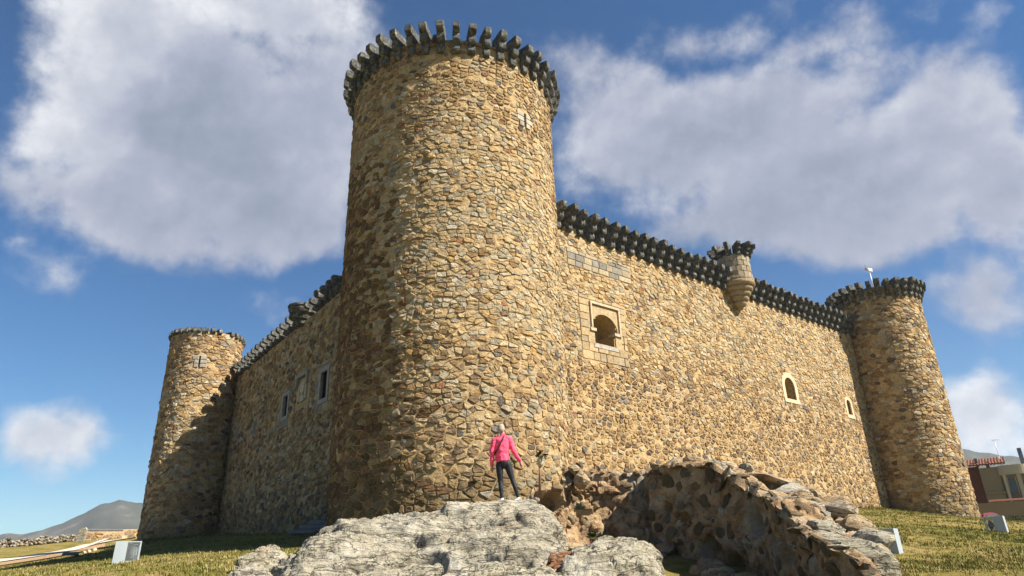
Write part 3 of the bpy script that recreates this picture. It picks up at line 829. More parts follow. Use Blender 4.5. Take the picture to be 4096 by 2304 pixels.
# turret on rolled corbel rings
def lathe(name, prof, ctr, m, parent, n=28, jit=.008, tone=(.33, .30, .25), seg=None):
    V = []; a0, a1 = seg or (0, 2 * math.pi)
    for (r, z) in prof:
        for k in range(n):
            a = a0 + (a1 - a0) * k / n; rr_ = r + random.uniform(-jit, jit); V.append((ctr.x + rr_ * math.cos(a), ctr.y + rr_ * math.sin(a), ctr.z + z + random.uniform(-jit, jit)))
    Fc = []
    for i in range(len(prof) - 1):
        for k in range(n): Fc.append((i * n + k, i * n + (k + 1) % n, (i + 1) * n + (k + 1) % n, (i + 1) * n + k))
    Fc.append(tuple(range(n - 1, -1, -1))); Fc.append(tuple((len(prof) - 1) * n + k for k in range(n)))
    return finish(name, V, Fc, m, parent, tones=[tone] * len(V))
P, N = rwl(12.55, 0); tcn = Vector((P.x, P.y, 0)) + N * .18
prof = [(.12, -2.0)]
for k in range(5):
    r0 = .20 + k * .145; z0 = -1.85 + k * .25
    for a in range(0, 181, 30): prof.append((r0 + .09 * math.sin(R(a)) + .145 * (a / 180), z0 + .12 - .12 * math.cos(R(a))))
prof += [(.92, -.58), (.94, -.5), (.94, -.42), (.88, -.40)]
TZ = 14.0 - 1.2
prof = [(r * 1.0, z) for r, z in prof]
tur = lathe('turret_base', prof, tcn + Vector((0, 0, TZ + 1.15)), ASHLAR, rw, tone=(.27, .215, .145))
body = lathe('turret', [(.82, 0), (.84, .1), (.84, 1.25), (.80, 1.32), (.4, 1.4)], tcn + Vector((0, 0, TZ + .72)), ASHLAR, rw, tone=(.27, .24, .19))
for row in range(4):
    nb = 9; off = random.random()
    for k in range(nb):
        a0 = 2 * math.pi * (k + off) / nb; a1 = a0 + 2 * math.pi / nb * .95; V = []
        for hh, ins in ((.80, 0), (.865, .012)):
            for aa_, zz in ((a0 + ins, ins), (a1 - ins, ins), (a1 - ins, .29 - ins), (a0 + ins, .29 - ins)):
                V.append((tcn.x + hh * math.cos(aa_), tcn.y + hh * math.sin(aa_), TZ + .75 + row * .30 + zz))
            am = (a0 + a1) / 2
            V.append((tcn.x + (hh + .03) * math.cos(am), tcn.y + (hh + .03) * math.sin(am), TZ + .75 + row * .30 + ins)); V.append((tcn.x + (hh + .03) * math.cos(am), tcn.y + (hh + .03) * math.sin(am), TZ + .75 + row * .30 + .29 - ins))
        Fc = [(6, 10, 11, 9), (10, 7, 8, 11), (0, 4, 10, 6), (4, 1, 7, 10), (1, 2, 8, 7), (2, 5, 11, 8), (5, 3, 9, 11), (3, 0, 6, 9)]
        kx = random.uniform(.8, 1.15)
        finish('block', V, Fc, ASHLAR, body, tones=[tuple(c * kx for c in random.choice([(.27, .23, .165), (.22, .195, .155), (.31, .26, .185)]))] * 12)
for k in range(11):
    a = 2 * math.pi * k / 11 + .2; Nn = Vector((math.cos(a), math.sin(a), 0))
    put_corbel(CMS[k % 3], Vector((tcn.x, tcn.y, TZ + 1.92)) + Nn * .80, Nn, body)
boxobj('parapet', rwl(10.9, 0)[0] - rwn * .9 + Vector((0, 0, TZ + .9)), (1.5, .5, 1.9), CORBEL, rw, rz=math.atan2(RD.y, RD.x), jit=.12)
boxobj('parapet', rwl(24.4, 0)[0] - rwn * 1.5 + Vector((0, 0, 13.0)), (2.6, .5, 2.0), CORBEL, rw, rz=math.atan2(RD.y, RD.x), jit=.1)

# ---- left wall
LW0 = P2d(-15.3, 29.4); LD = dirn(-38)
def rectwin(cx, w_, z0, z1): return lambda u, v, g: abs(u - cx) < w_ / 2 + g and z0 - g < v < z1 + g
LWN = [(1.22, .72, 7.04, 8.28), (5.95, .62, 7.1, 8.15), (10.45, .3, 7.0, 7.66), (13.5, .25, 7.2, 7.8)]
lw1 = [rectwin(*q) for q in LWN] + [rectwin(3.75, 1.15, 7.35, 8.75)]
def mix_lw(u, v):
    if v < 3.6: return (.5, 1.0, .45, .06)
    return (1.0, .8, .22, .06)
lwall, lws, lwl, lwn, lwi, lwt = castle_wall('castle_wall', LW0, LD, -1.8, 15.6, 1.0, lambda u: 11.75 - .038 * u, .30, 'shaded left castle wall with square windows and a stone relief panel', mix_lw,
    [(.55, 2.15, 6.5, 8.75, GA), (5.4, 6.6, 6.55, 8.5, GA), (2.9, 4.6, 7.1, 9.0, GA)], lw1, vis=lambda X, Y: X < 1370, proud=(.012, .055))
for k in range(24):
    u = .1 + .65 * k
    if 3.9 < u < 4.9: continue
    stp = 2
    P, N = lwl(u, 11.72 - .038 * u); oc = put_corbel(CM[(stp, k % 5)], P - N * .02, N, lwall); oc.scale.z *= 1.0 if (u < 2.6 or 4.9 < u < 6.6) else .85; oc.scale.y *= 1.1
    if stp == 3:
        pass
for (cx, w_, z0, z1) in LWN:
    wn = empty('window', (0, 0, 0), lwall); g = .2 if w_ > .5 else .1
    ip = [(cx - w_ / 2, z0), (cx - w_ / 2, z1), (cx + w_ / 2, z1), (cx + w_ / 2, z0)]; op = [(cx - w_ / 2 - g, z0 - g), (cx - w_ / 2 - g, z1 + g), (cx + w_ / 2 + g, z1 + g), (cx + w_ / 2 + g, z0 - g)]
    recess(ip, lwl, wn, Vector(), .6, DARKM)
    ring('window_surround', ip, op, lwl, -.1, .04, ASHLAR, wn, (.28, .27, .24), closed=True)
rel = empty('relief_panel', (0, 0, 0), lwall)
prism('panel', [(3.2, 7.37), (4.3, 7.37), (4.3, 8.72), (3.2, 8.72)], lwl, -.2, -.05, ASHLAR, rel, tone=(.40, .34, .24))
ring('hood_moulding', [(3.2, 8.2), (3.2, 8.62), (4.3, 8.62), (4.3, 8.2)], [(3.06, 8.2), (3.06, 8.8), (4.44, 8.8), (4.44, 8.2)], lwl, -.1, .14, ASHLAR, rel, (.27, .24, .2))
# worn carved shield with supporters
def shield(cx, cz, s): return [(cx - s, cz + s), (cx + s, cz + s), (cx + s, cz - .2 * s), (cx + .6 * s, cz - .9 * s), (cx, cz - 1.3 * s), (cx - .6 * s, cz - .9 * s), (cx - s, cz - .2 * s)]
prism('carved_shield', shield(3.75, 8.1, .26), lwl, -.06, .06, ASHLAR, rel, tone=(.45, .39, .28))
for s in (-1, 1):
    prism('carved_figure', [(3.75 + s * .33, 7.5), (3.75 + s * .50, 7.5), (3.75 + s * .50, 8.1), (3.75 + s * .42, 8.35), (3.75 + s * .33, 8.1)][::s], lwl, -.06, .05, ASHLAR, rel, tone=(.43, .37, .27))
prism('carved_base', [(3.45, 7.42), (4.05, 7.42), (3.95, 7.7), (3.55, 7.7)], lwl, -.06, .05, ASHLAR, rel, tone=(.43, .37, .27))
# stump of a corbelled turret on the left wall
P, N = lwl(4.45, 0); c2 = Vector((P.x, P.y, 0)) + N * .12
lathe('turret_base', [(.18, 0), (.28, .08), (.32, .2), (.30, .27), (.42, .33), (.48, .47), (.46, .55), (.60, .62), (.68, .78), (.66, .9), (.72, .93), (.72, 1.02), (.5, 1.06)], c2 + Vector((0, 0, 11.35 - 1.0)), CORBEL, lwall, n=22)
o_ = lwall.children[-1]
# fix local frames of pieces lathed in world xy (they sit under a root placed at the wall's start)
for ob in (tur, body):
    pass
# the turret pieces were computed from local wall coordinates (rwl), heights are world: shift down by the root's height
for ob in list(rw.children):
    if ob.name.startswith(('turret', 'parapet')): ob.location.z -= 1.2 if ob.name.startswith('turret') else 1.2
# small back tower wall fragment beside the left tower top
boxobj('parapet', lwl(14.2, 0)[0] - lwn * 1.2 + Vector((0, 0, 11.6 - 1.0)), (1.5, .5, 1.7), CORBEL, lwall, rz=math.atan2(LD.y, LD.x), jit=.14)

# --------- floodlight mast on the right tower
def tube(name, pts, rad, m, parent=None, n=8):
    V, Fc = [], []
    for i, p in enumerate(pts):
        p = Vector(p); d = (Vector(pts[min(i + 1, len(pts) - 1)]) - Vector(pts[max(i - 1, 0)])).normalized()
        a = d.orthogonal().normalized(); b = d.cross(a); r = rad[i] if isinstance(rad, (list, tuple)) else rad
        if i and 'pa' in dir() and False: pass
        for k in range(n):
            t = 2 * math.pi * k / n; V.append(p + (a * math.cos(t) + b * math.sin(t)) * r)
    for i in range(len(pts) - 1):
        for k in range(n): Fc.append((i * n + k, i * n + (k + 1) % n, (i + 1) * n + (k + 1) % n, (i + 1) * n + k))
    Fc.append(tuple(range(n - 1, -1, -1))); Fc.append(tuple((len(pts) - 1) * n + k for k in range(n)))
    return finish(name, V, Fc, m, parent, smooth=True)
METAL = plain('galvanised_metal', (.50, .52, .54), .45, .5, .3, .08, 8, .05)
PANEL = plain('pale_grey_painted_metal', (.31, .36, .39), .5, .5, 0, .08, 3, .08)
DMETAL = plain('dark_painted_metal', (.06, .065, .07), .5, .4)
b0 = at(3488, 1125, 47.6); t0 = at(3478, 1088, 47.6)
fx = empty('floodlight', b0 - Vector((0, 0, .8))); tag(fx, 'small pale floodlight on a thin mast atop the right tower', 'floodlight')
o0 = b0 - Vector((0, 0, .8))
tube('mast', [Vector((0, 0, 0)), t0 - o0], .03, METAL, fx)
boxobj('lamp_head', t0 - o0 + Vector((.05, 0, .12)), (.34, .12, .22), METAL, fx, rz=.3, bev=.02)
boxobj('lamp_head', t0 - o0 + Vector((-.18, 0, .2)), (.16, .14, .2), METAL, fx, rz=-.5, bev=.02)
tube('lightning_rod', [t0 - o0 + Vector((-.18, 0, .25)), t0 - o0 + Vector((-.20, 0, .55))], .012, DMETAL, fx)

# ------------------------------------------------------------------ rock outcrops
def catmull(P, n):
    P = [Vector(p) for p in P]; L = [0]
    for i in range(1, len(P)): L.append(L[-1] + max((P[i] - P[i - 1]).length, 1e-4))
    outp = []
    for k in range(n):
        s = L[-1] * k / (n - 1); i = 0
        while i < len(P) - 2 and L[i + 1] < s: i += 1
        t = (s - L[i]) / (L[i + 1] - L[i]); p0 = P[max(i - 1, 0)]; p1 = P[i]; p2 = P[i + 1]; p3 = P[min(i + 2, len(P) - 1)]
        outp.append(.5 * ((2 * p1) + (p2 - p0) * t + (2 * p0 - 5 * p1 + 4 * p2 - p3) * t * t + (3 * p1 - p0 - 3 * p2 + p3) * t ** 3))
    return outp
LASTP = []
def loft(name, sections, m, label, cat, nu=120, nv=70, amp=.12, strata=.07, pits=(), steps=0.0, seed=0, tag_it=True, crack=.05, cf=1.3, fs=1.0, calm=None):
    """sections: lists of 3D points from front foot over the crest to the back foot"""
    cols = [catmull(s, nv) for s in sections]
    rows = [catmull([c[j] for c in cols], nu) for j in range(nv)]
    G = [[rows[j][i] for j in range(nv)] for i in range(nu)]
    V = []; off = Vector((seed * 3.1, 0, seed))
    pp = []
    for pt in pits:
        if len(pt) == 3: pp.append(pt); continue
        rv = ray(pt[0], pt[1]); best = None
        for i in range(nu):
            for j in range(nv):
                p = G[i][j]; t = p.dot(rv); dd_ = (p - rv * t).length + t * .02
                if best is None or dd_ < best[0]: best = (dd_, p)
        pp.append((best[1].copy(), pt[2], pt[3]))
    pits = pp; LASTP[:] = pp
    sd = Vector((.25, .35, 1)).normalized()
    for i in range(nu):
        for j in range(nv):
            a = G[min(i + 1, nu - 1)][j] - G[max(i - 1, 0)][j]; b = G[i][min(j + 1, nv - 1)] - G[i][max(j - 1, 0)]
            N = a.cross(b)
            N = N.normalized() if N.length > 1e-9 else Vector((0, 0, 1))
            p = G[i][j]; q = p + off
            dsp = amp * fbm(q, .9 * fs, 6)
            qd = Vector((q.x, q.y, q.z * 1.7)) * cf + .35 * noise.noise_vector(q * 1.6); dv = noise.voronoi(qd)[0]; ce = dv[1] - dv[0]
            dsp -= crack * math.exp(-(ce / .10) ** 2); dsp += crack * .8 * (noise.cell(Vector([round(c_, 3) for c_ in noise.voronoi(qd)[1][0]]) * 7.3) - .5) * min(1, ce * 6)
            s = q.dot(sd) * 2.1 + 1.1 * noise.noise(q * .7) + .25 * noise.noise(q * 2.3)
            fr = s - math.floor(s); fr = fr / .7 if fr < .7 else (1 - (fr - .7) / .3); dsp += strata * ((fr ** 1.6) - .4) * (0.6 + .8 * abs(noise.noise(q * .8)))
            dsp += steps * (noise.cell(Vector((q.x * 1.5 + .5 * noise.noise(q), q.y * 1.5, q.z * 2.2))) - .5)
            dsp += .02 * noise.noise(q * 9) + .03 * noise.noise(q * 4)
            for (c, r, dp) in pits:
                t = (p - c).length / r
                if t < 1.6: dsp -= dp * math.exp(-(t ** 4) * 2)
            if calm:
                tc_ = (p - calm[0]).length / calm[1]; dsp *= 1 - .95 * math.exp(-tc_ ** 4)
            V.append(p + N * dsp)
    Fc = []
    for i in range(nu - 1):
        for j in range(nv - 1):
            a = i * nv + j; Fc.append((a, a + nv, a + nv + 1, a + 1))
    c = sum(V, Vector()) / len(V); c.z = min(v.z for v in V)
    o = finish(name, [v - c for v in V], Fc, m, smooth=False); o.location = c
    if tag_it: tag(o, label, cat)
    return o, c, V, nu, nv
def back(p, dd, dz):
    h = Vector((p.x, p.y, 0)).normalized(); return p + h * dd + Vector((0, 0, dz))
def simple_sections(crest, foot_dy, d_front, mid=.55, bulge=.15, backs=((1.0, -.25), (2.0, -1.4))):
    S = []
    for (px, py, d) in crest:
        c = at(px, py, d); g = Vector((c.x * d_front / d, c.y * d_front / d, 0)); g = Vector((g.x, g.y, min(terr(g.x, g.y) - .25, c.z - .2)))
        m1 = g.lerp(c, .35) + Vector((0, 0, bulge * (c.z - g.z + .3))); m2 = g.lerp(c, .72) + Vector((0, 0, bulge * 1.0 * (c.z - g.z)))
        m2.z = min(m2.z, c.z - .05 + 0.0)
        # never above the sight line of the crest
        for mm in (m1, m2):
            lim = c.z * math.hypot(mm.x, mm.y) / math.hypot(c.x, c.y) - .03; mm.z = min(mm.z, lim)
        S.append([g, m1, m2, c] + [back(c, a, b) for a, b in backs])
    return S
crest = [(1000, 2350, 12.6), (1090, 2285, 13.2), (1160, 2215, 13.7), (1245, 2142, 14.2), (1340, 2098, 14.6), (1450, 2080, 15.0), (1560, 2068, 15.3), (1650, 2070, 15.5), (1720, 2064, 15.5), (1800, 2040, 15.6),
         (1900, 2024, 15.6), (2000, 2012, 15.6), (2090, 2011, 15.6), (2170, 2026, 15.4), (2225, 2066, 15.1), (2262, 2140, 14.6), (2290, 2240, 13.8)]
ro, roc, roV, _, _ = loft('rock_outcrop', simple_sections(crest, 0, 10.6, bulge=.22), ROCK, 'large pale lichened rock outcrop that the person stands on', 'rock', nu=300, nv=150, amp=.14, strata=.11, crack=.11, cf=.62,
     pits=[(1700, 2222, .34, .5), (1640, 2225, .28, .45), (1590, 2235, .2, .35), (1735, 2240, .2, .4), (1905, 2090, .2, .15), (1990, 2085, .16, .12), (1610, 2100, .12, .12), (1940, 2235, .3, .2), (2080, 2240, .25, .2)], seed=1, calm=(at(2045, 2011, 15.55), .62))
loft('boulder', simple_sections([(2215, 2320, 10.8), (2250, 2235, 11.2), (2320, 2180, 11.6), (2400, 2156, 11.8), (2480, 2150, 11.9), (2560, 2166, 11.9), (2615, 2200, 11.8), (2648, 2260, 11.5), (2650, 2340, 11.0)], 0, 9.6, bulge=.3, backs=((.5, -.12), (1.0, -.9))),
     ROCKM, 'rounded mossy boulder at the bottom in front of the dark ruined wall', 'boulder', nu=90, nv=60, amp=.06, strata=.03, seed=4, fs=2.2, cf=2.6, crack=.05)
loft('boulder', simple_sections([(2175, 2262, 11.8), (2200, 2205, 12.0), (2260, 2190, 12.1), (2320, 2188, 12.1), (2335, 2225, 12.0), (2340, 2280, 11.8)], 0, 11.4, bulge=.3, backs=((.3, -.1), (.6, -.5))),
     REDROCK, 'small rusty brown rock wedged beside the rounded mossy boulder', 'boulder', nu=50, nv=40, amp=.05, strata=.03, steps=.05, seed=6, fs=2.2, cf=2.6, crack=.05)
loft('rock_slab', simple_sections([(1770, 2340, 9.8), (1850, 2290, 10.1), (1930, 2272, 10.3), (2050, 2264, 10.5), (2160, 2262, 10.6), (2250, 2282, 10.6), (2320, 2330, 10.2)], 0, 9.3, bulge=.25, backs=((.4, -.08), (.9, -.6))),
     ROCKM, 'low flat rock slab at the bottom edge left of the rounded boulder', 'rock', nu=70, nv=40, amp=.06, strata=.05, seed=9, fs=2.2, cf=2.6, crack=.05)
loft('rock_slab', simple_sections([(1330, 2345, 9.8), (1430, 2300, 10.2), (1540, 2272, 10.4), (1650, 2262, 10.5), (1735, 2262, 10.5), (1760, 2290, 10.3), (1775, 2350, 9.9)], 0, 9.2, bulge=.25, backs=((.4, -.08), (.9, -.6))),
     ROCK, 'pale slab at the bottom edge below the dark hollow in the outcrop', 'rock', nu=70, nv=40, amp=.06, strata=.06, seed=12, fs=2.2, cf=2.6, crack=.05)
loft('boulder', simple_sections([(935, 2262, 14.2), (975, 2222, 14.5), (1030, 2192, 14.8), (1085, 2181, 15.0), (1130, 2192, 15.0), (1165, 2225, 14.8), (1180, 2262, 14.4)], 0, 13.6, bulge=.2, backs=((.35, -.1), (.7, -.6))),
     ROCKM, 'brownish grey rock at the left end of the outcrop, against the grass', 'boulder', nu=60, nv=40, amp=.07, strata=.06, seed=14, fs=2.2, cf=2.6, crack=.05)
loft('boulder', simple_sections([(880, 2340, 12.4), (915, 2290, 12.8), (960, 2262, 13.0), (1020, 2252, 13.1), (1060, 2262, 13.1), (1085, 2310, 12.8), (1095, 2350, 12.5)], 0, 12.0, bulge=.25, backs=((.3, -.1), (.6, -.5))),
     ROCK, 'white topped low rock in the grass, leftmost of the rocks', 'boulder', nu=60, nv=40, amp=.06, strata=.04, seed=17, fs=2.2, cf=2.6, crack=.05)

# ------------------------------------------------------------------ ruined wall
def RUINM(h):
    n1 = h.noise(h.P, 3, 8, 0.68, .4); n2 = h.noise(h.P, 20, 6, 0.7); n3 = h.noise(h.P, 1.2, 5, .6)
    col = h.ramp(n1, [(0.30, (0.10, 0.065, 0.035)), (0.45, (0.30, 0.20, 0.115)), (0.58, (0.43, 0.31, 0.18)), (0.75, (0.50, 0.40, 0.26))])
    col = h.mix(h.m('MULTIPLY', h.smooth(n3, .52, .62), .6), col, (.33, .33, .29))
    col = h.mix(h.m('MULTIPLY', h.smooth(n2, .60, .70), .7), col, (.06, .045, .03))
    setc(h, col); bump(h, h.m('ADD', h.m('MULTIPLY', n1, 1.5), h.m('MULTIPLY', n2, .5)), 1.0, .12)
RUIN = mat('ruin_rubble_mortar', RUINM, .95, .1)
ruin = empty('ruined_wall', at(2700, 2150, 16.3)); tag(ruin, 'broken rubble wall in the foreground with a dark shaded face and sunlit top', 'ruined wall')
rloc = Vector(ruin.location)
# section B: the mass running towards the camera
crB = [(2575, 1890, 16.1), (2625, 1870, 15.9), (2700, 1862, 15.5), (2830, 1857, 14.9), (2925, 1905, 14.1), (2990, 1945, 13.5), (3055, 1985, 12.8), (3110, 2025, 12.2), (3170, 2080, 11.6), (3260, 2150, 10.8), (3350, 2200, 10.2), (3470, 2262, 9.6), (3500, 2330, 9.2)]
ouB = [(2640, 1880, 17.1), (2700, 1866, 17.2), (2770, 1860, 17.2), (2870, 1858, 17.2), (2950, 1876, 17.0), (3030, 1903, 16.7), (3120, 1932, 16.3), (3235, 1952, 15.8), (3310, 2000, 15.0), (3350, 2060, 14.2), (3425, 2125, 13.2), (3495, 2175, 12.0), (3520, 2320, 10.6)]
SB = []
for c, o in zip(crB, ouB):
    c3 = at(*c); o3 = at(*o); f3 = Vector((c3.x + .12, c3.y - .05, min(terr(c3.x, c3.y) - .4, c3.z - .8)))
    m3 = f3.lerp(c3, .5) + Vector((.0, 0, 0)); m4 = c3.lerp(o3, .5)
    SB.append([f3, m3, c3.lerp(f3, .06) , c3, m4, o3, back(o3, .5, -.35), back(o3, 1.0, -1.6)])
pitsB = [(3015, 2085, .27, .5), (2735, 2075, .16, .35), (2835, 2205, .30, .4), (2665, 2030, .12, .3), (2920, 2270, .3, .4), (3085, 2155, .14, .3), (3130, 2215, .24, .35)]
oB, cB, VB, nuB, nvB = loft('rubble_core', SB, RUIN, None, None, nu=170, nv=120, amp=.10, strata=.02, steps=.0, crack=.07, cf=2.4, pits=pitsB, seed=21, tag_it=False)
PB = list(LASTP); oB.parent = ruin; oB.location = cB - rloc
# section A: the sunlit return behind the stalk
crA = [(2105, 2000, 15.9), (2130, 1956, 16.0), (2200, 1950, 16.1), (2262, 1948, 16.3), (2280, 1878, 16.9), (2340, 1873, 17.0), (2420, 1876, 17.0), (2500, 1888, 17.0), (2560, 1888, 17.0), (2620, 1872, 17.1), (2700, 1866, 17.2), (2820, 1868, 17.4)]
SA = []
for c in crA:
    c3 = at(*c); k = (c[2] - 1.0) / c[2]; f3 = Vector((c3.x * k, c3.y * k, -.3)); 
    m3 = f3.lerp(c3, .55) + Vector((0, .25, 0)); m5 = f3.lerp(c3, .85) + Vector((0, .12, 0))
    SA.append([f3, m3, m5, c3, back(c3, .5, -.02), back(c3, .8, -1.6)])
oA, cA, VA, nuA, nvA = loft('rubble_core', SA, RUIN, None, None, nu=110, nv=70, amp=.10, strata=.02, crack=.10, cf=2.4,
    pits=[(2215, 2010, .24, .5), (2165, 2003, .15, .35), (2440, 2120, .2, .25)], seed=25, tag_it=False)
oA.parent = ruin; oA.location = cA - rloc
def scatter_on(V, nu, nv, n, smin, smax, parent, loc, jr, mats, keepout=(), seed=0, squash=.55, pal=None):
    rnd = random.Random(seed); placed = []; tries = 0
    while len(placed) < n and tries < n * 40:
        tries += 1
        i = rnd.randint(2, nu - 3); j = rnd.randint(int(jr[0] * nv) + 1, int(jr[1] * nv) - 2)
        p = V[i * nv + j]; s = rnd.uniform(smin, smax) * rnd.choice([.7, 1, 1, 1.25])
        if any((p - q).length < (s + r) * .82 for q, r in placed) or any((p - c).length < r * 1.2 + s * .5 for c, r, _ in keepout): continue
        a = V[(i + 2) * nv + j] - V[(i - 2) * nv + j]; b = V[i * nv + j + 1] - V[i * nv + j - 1]; N = a.cross(b)
        if N.length < 1e-9: continue
        N.normalize(); placed.append((p, s))
        q = N.to_track_quat('Z', 'Y').to_matrix() @ Matrix.Rotation(rnd.uniform(0, 6.28), 3, 'Z')
        Vv, Ff = rock_chunk(p - N * s * (.12 if squash > .3 else .07) - loc, s, (1, rnd.uniform(.6, .9), squash * rnd.uniform(.8, 1.2)), seed=rnd.randint(0, 9999), cuts=7, rot=q)
        tn = rnd.choice(pal); k = rnd.uniform(.75, 1.2)
        finish('stone', Vv, Ff, mats[0] if rnd.random() < .75 else mats[1], parent, tones=[tuple(c * k for c in tn)] * len(Vv))
    return placed
ruinpal = [(.24, .17, .10), (.31, .22, .13), (.17, .14, .11), (.28, .26, .22), (.36, .28, .18), (.13, .10, .07), (.30, .19, .11)]
scatter_on(VB, nuB, nvB, 150, .10, .28, ruin, rloc, (.10, .46), (STONE, ROCKM), PB, 3, .26, [tuple(x * .6 for x in c) for c in ruinpal])  # palette darkened on the shaded face, its shade put into the stone colour
scatter_on(VB, nuB, nvB, 60, .16, .42, ruin, rloc, (.50, .80), (ROCKB, ROCK), (), 5, .6, ruinpal)
for k in range(46):
    t = random.random(); c3 = at(*crB[min(11, 1 + int(t * 11))]); x = c3.x - .25 - abs(random.gauss(0, .8)); y = c3.y + random.uniform(-.6, .6)
    Vv, Ff = rock_chunk(Vector((x, y, terr(x, y) + .03)) - rloc, random.uniform(.12, .34), (1.1, .9, .6), 300 + k, 8)
    finish('stone', Vv, Ff, random.choice([ROCKB, RUIN]), ruin)
scatter_on(VA, nuA, nvA, 80, .10, .24, ruin, rloc, (.25, .85), (STONE, ROCKB), (), 8, .5, ruinpal)
for (px, py, d, s, sq) in [(3345, 2045, 13.9, .33, (1, .8, .75)), (3430, 2130, 12.7, .30, (1, .8, .8)), (3480, 2172, 12.1, .24, (1, .8, .8)), (3300, 2130, 12.0, .3, (1.2, .8, .7)), (3180, 1965, 15.3, .55, (1.5, .8, .28)),
                           (3080, 1925, 15.9, .35, (1.4, .8, .35)), (2870, 1885, 15.9, .28, (1, .8, .7)), (2905, 1925, 15.2, .30, (1.1, .8, .8)), (3470, 2250, 10.6, .34, (1.1, .9, .7)), (3508, 2265, 10.8, .26, (.8, .8, 1.0)),
                           (2985, 1878, 16.8, .2, (1.2, .8, .6)), (3010, 1960, 14.2, .34, (1.5, .7, .5)), (3390, 2190, 11.2, .38, (1.5, .8, .4)), (2300, 1882, 16.7, .22, (1.3, .8, .5)), (2330, 1918, 16.5, .26, (1.2, .7, .8)), (2640, 1876, 16.8, .3, (1.5, .7, .4))]:
    Vv, Ff = rock_chunk(at(px, py, d) - rloc, s * 1.18, sq, seed=int(px + py), cuts=8, rot=Matrix.Rotation(.4, 3, 'Y') @ Matrix.Rotation(px * .01, 3, 'Z'))
    finish('stone', Vv, Ff, random.choice([ROCKB, ROCKB, ROCK]), ruin)

# loose small block between the person's feet and the ledge
Vv, Ff = rock_chunk((0, 0, 0), .085, (1, .8, .9), 5, 6); o = finish('loose_stone', Vv, Ff, ROCK); o.location = at(2146, 2000, 15.35); tag(o, 'small pale stone lying on the outcrop right of the person', 'stone')

# ------------------------------------------------------------------ thistle stalk and plants
WOODM = plain('brown_stalk', (.20, .12, .08), .8, .1, 0, .2, 10, .3)
LEAF = plain('dark_green_leaf', (.045, .065, .02), .7, .2, 0, .3, 20, .1)
DRYL = plain('dry_leaf', (.42, .38, .26), .8, .1, 0, .2, 20, .1)
def leaf_blades(n, rad, length, width, m, parent, loc=(0, 0, 0), seed=0, flat=.4, name='leaf'):
    rnd = random.Random(seed)
    for k in range(n):
        a = rnd.uniform(0, 6.28); t = rnd.uniform(flat - .5, flat + .6); d = Vector((math.cos(a) * math.cos(t), math.sin(a) * math.cos(t), math.sin(t))); s = d.cross(Vector((0, 0, 1))).normalized()
        L = length * rnd.uniform(.6, 1.1); o = Vector(loc) + d * rad * .3; wv_ = s * width * rnd.uniform(.7, 1.2); u2 = d.cross(s)
        V = [o, o + d * L * .4 + wv_, o + d * L * .45 + u2 * width * .3, o + d * L * .4 - wv_, o + d * L * .8 + wv_ * .6 - Vector((0, 0, L * .08)), o + d * L * .8 - wv_ * .6 - Vector((0, 0, L * .08)), o + d * L - Vector((0, 0, L * .2))]
        finish(name, V, [(0, 1, 2), (0, 2, 3), (1, 4, 2), (2, 5, 3), (2, 4, 6), (2, 6, 5)], m, parent)
sb_ = at(2158, 1952, 15.9); stt = at(2159, 1868, 15.9) - sb_
stk = empty('tall_plant', sb_); tag(stk, 'brown stalk with a ragged dark green tuft standing right of the person', 'plant')
tube('stalk', [Vector((0, 0, -.15)), stt * .5 + Vector((.01, 0, 0)), stt], [.036, .03, .026], WOODM, stk)
leaf_blades(9, .05, .20, .035, DRYL, stk, stt + Vector((0, 0, .05)), 3, .7)
tube('flower_head', [stt, stt + Vector((.02, 0, .08)), stt + Vector((.03, 0, .18)), stt + Vector((.04, 0, .24))], [.04, .065, .06, .03], DRYL, stk)
leaf_blades(22, .06, .17, .04, LEAF, stk, stt + Vector((.04, 0, .27)), 9, .2)
def tuft(px, py, d, n, L, label, seed, m=LEAF):
    p = at(px, py, d); e = empty('plant', p); tag(e, label, 'plant'); leaf_blades(n * 2, .05, L * .62, L * .10, m, e, (0, 0, 0), seed, .6)
tuft(1893, 1935, 19.4, 16, .26, 'small green plant rooted in the tower wall left of the person', 11)
tuft(2088, 1985, 16.4, 12, .18, 'small green plant by the person\'s right foot', 12)
SAGE = plain('sage_leaf', (.10, .13, .09), .8, .1, 0, .2, 20, .1)
tuft(2318, 2040, 15.7, 30, .28, 'grey green bush growing on the sunlit rubble of the ruin', 13, SAGE)
tuft(2370, 2150, 14.6, 40, .26, 'yellow green weed clump in the gap right of the outcrop', 14)
tuft(3500, 2020, 45.6, 30, .5, 'green weed clump at the foot of the right wall end', 15)

# grass along the wall feet and across the slope: blades nobody could count
V, Fc, T = [], [], []
rnd = random.Random(5)
def add_tuft(x, y, h, green):
    z = terr(x, y); 
    c = (rnd.uniform(.08, .14), rnd.uniform(.10, .13), .022) if green else rnd.choice([(.24, .20, .07), (.20, .17, .055), (.30, .25, .11), (.14, .13, .035)])
    for k in range(4):
        a = rnd.uniform(0, 6.28); b = len(V); wd = .012 + .004 * h * 10; lx, ly = math.cos(a) * h * rnd.uniform(.3, .9), math.sin(a) * h * rnd.uniform(.3, .9)
        ox, oy = rnd.uniform(-.06, .06), rnd.uniform(-.06, .06); sx, sy = -math.sin(a) * wd, math.cos(a) * wd
        V.extend([(x + ox - sx, y + oy - sy, z - .02), (x + ox + sx, y + oy + sy, z - .02), (x + ox + lx, y + oy + ly, z + h * rnd.uniform(.5, 1))]); Fc.append((b, b + 1, b + 2)); T.extend([c] * 3)
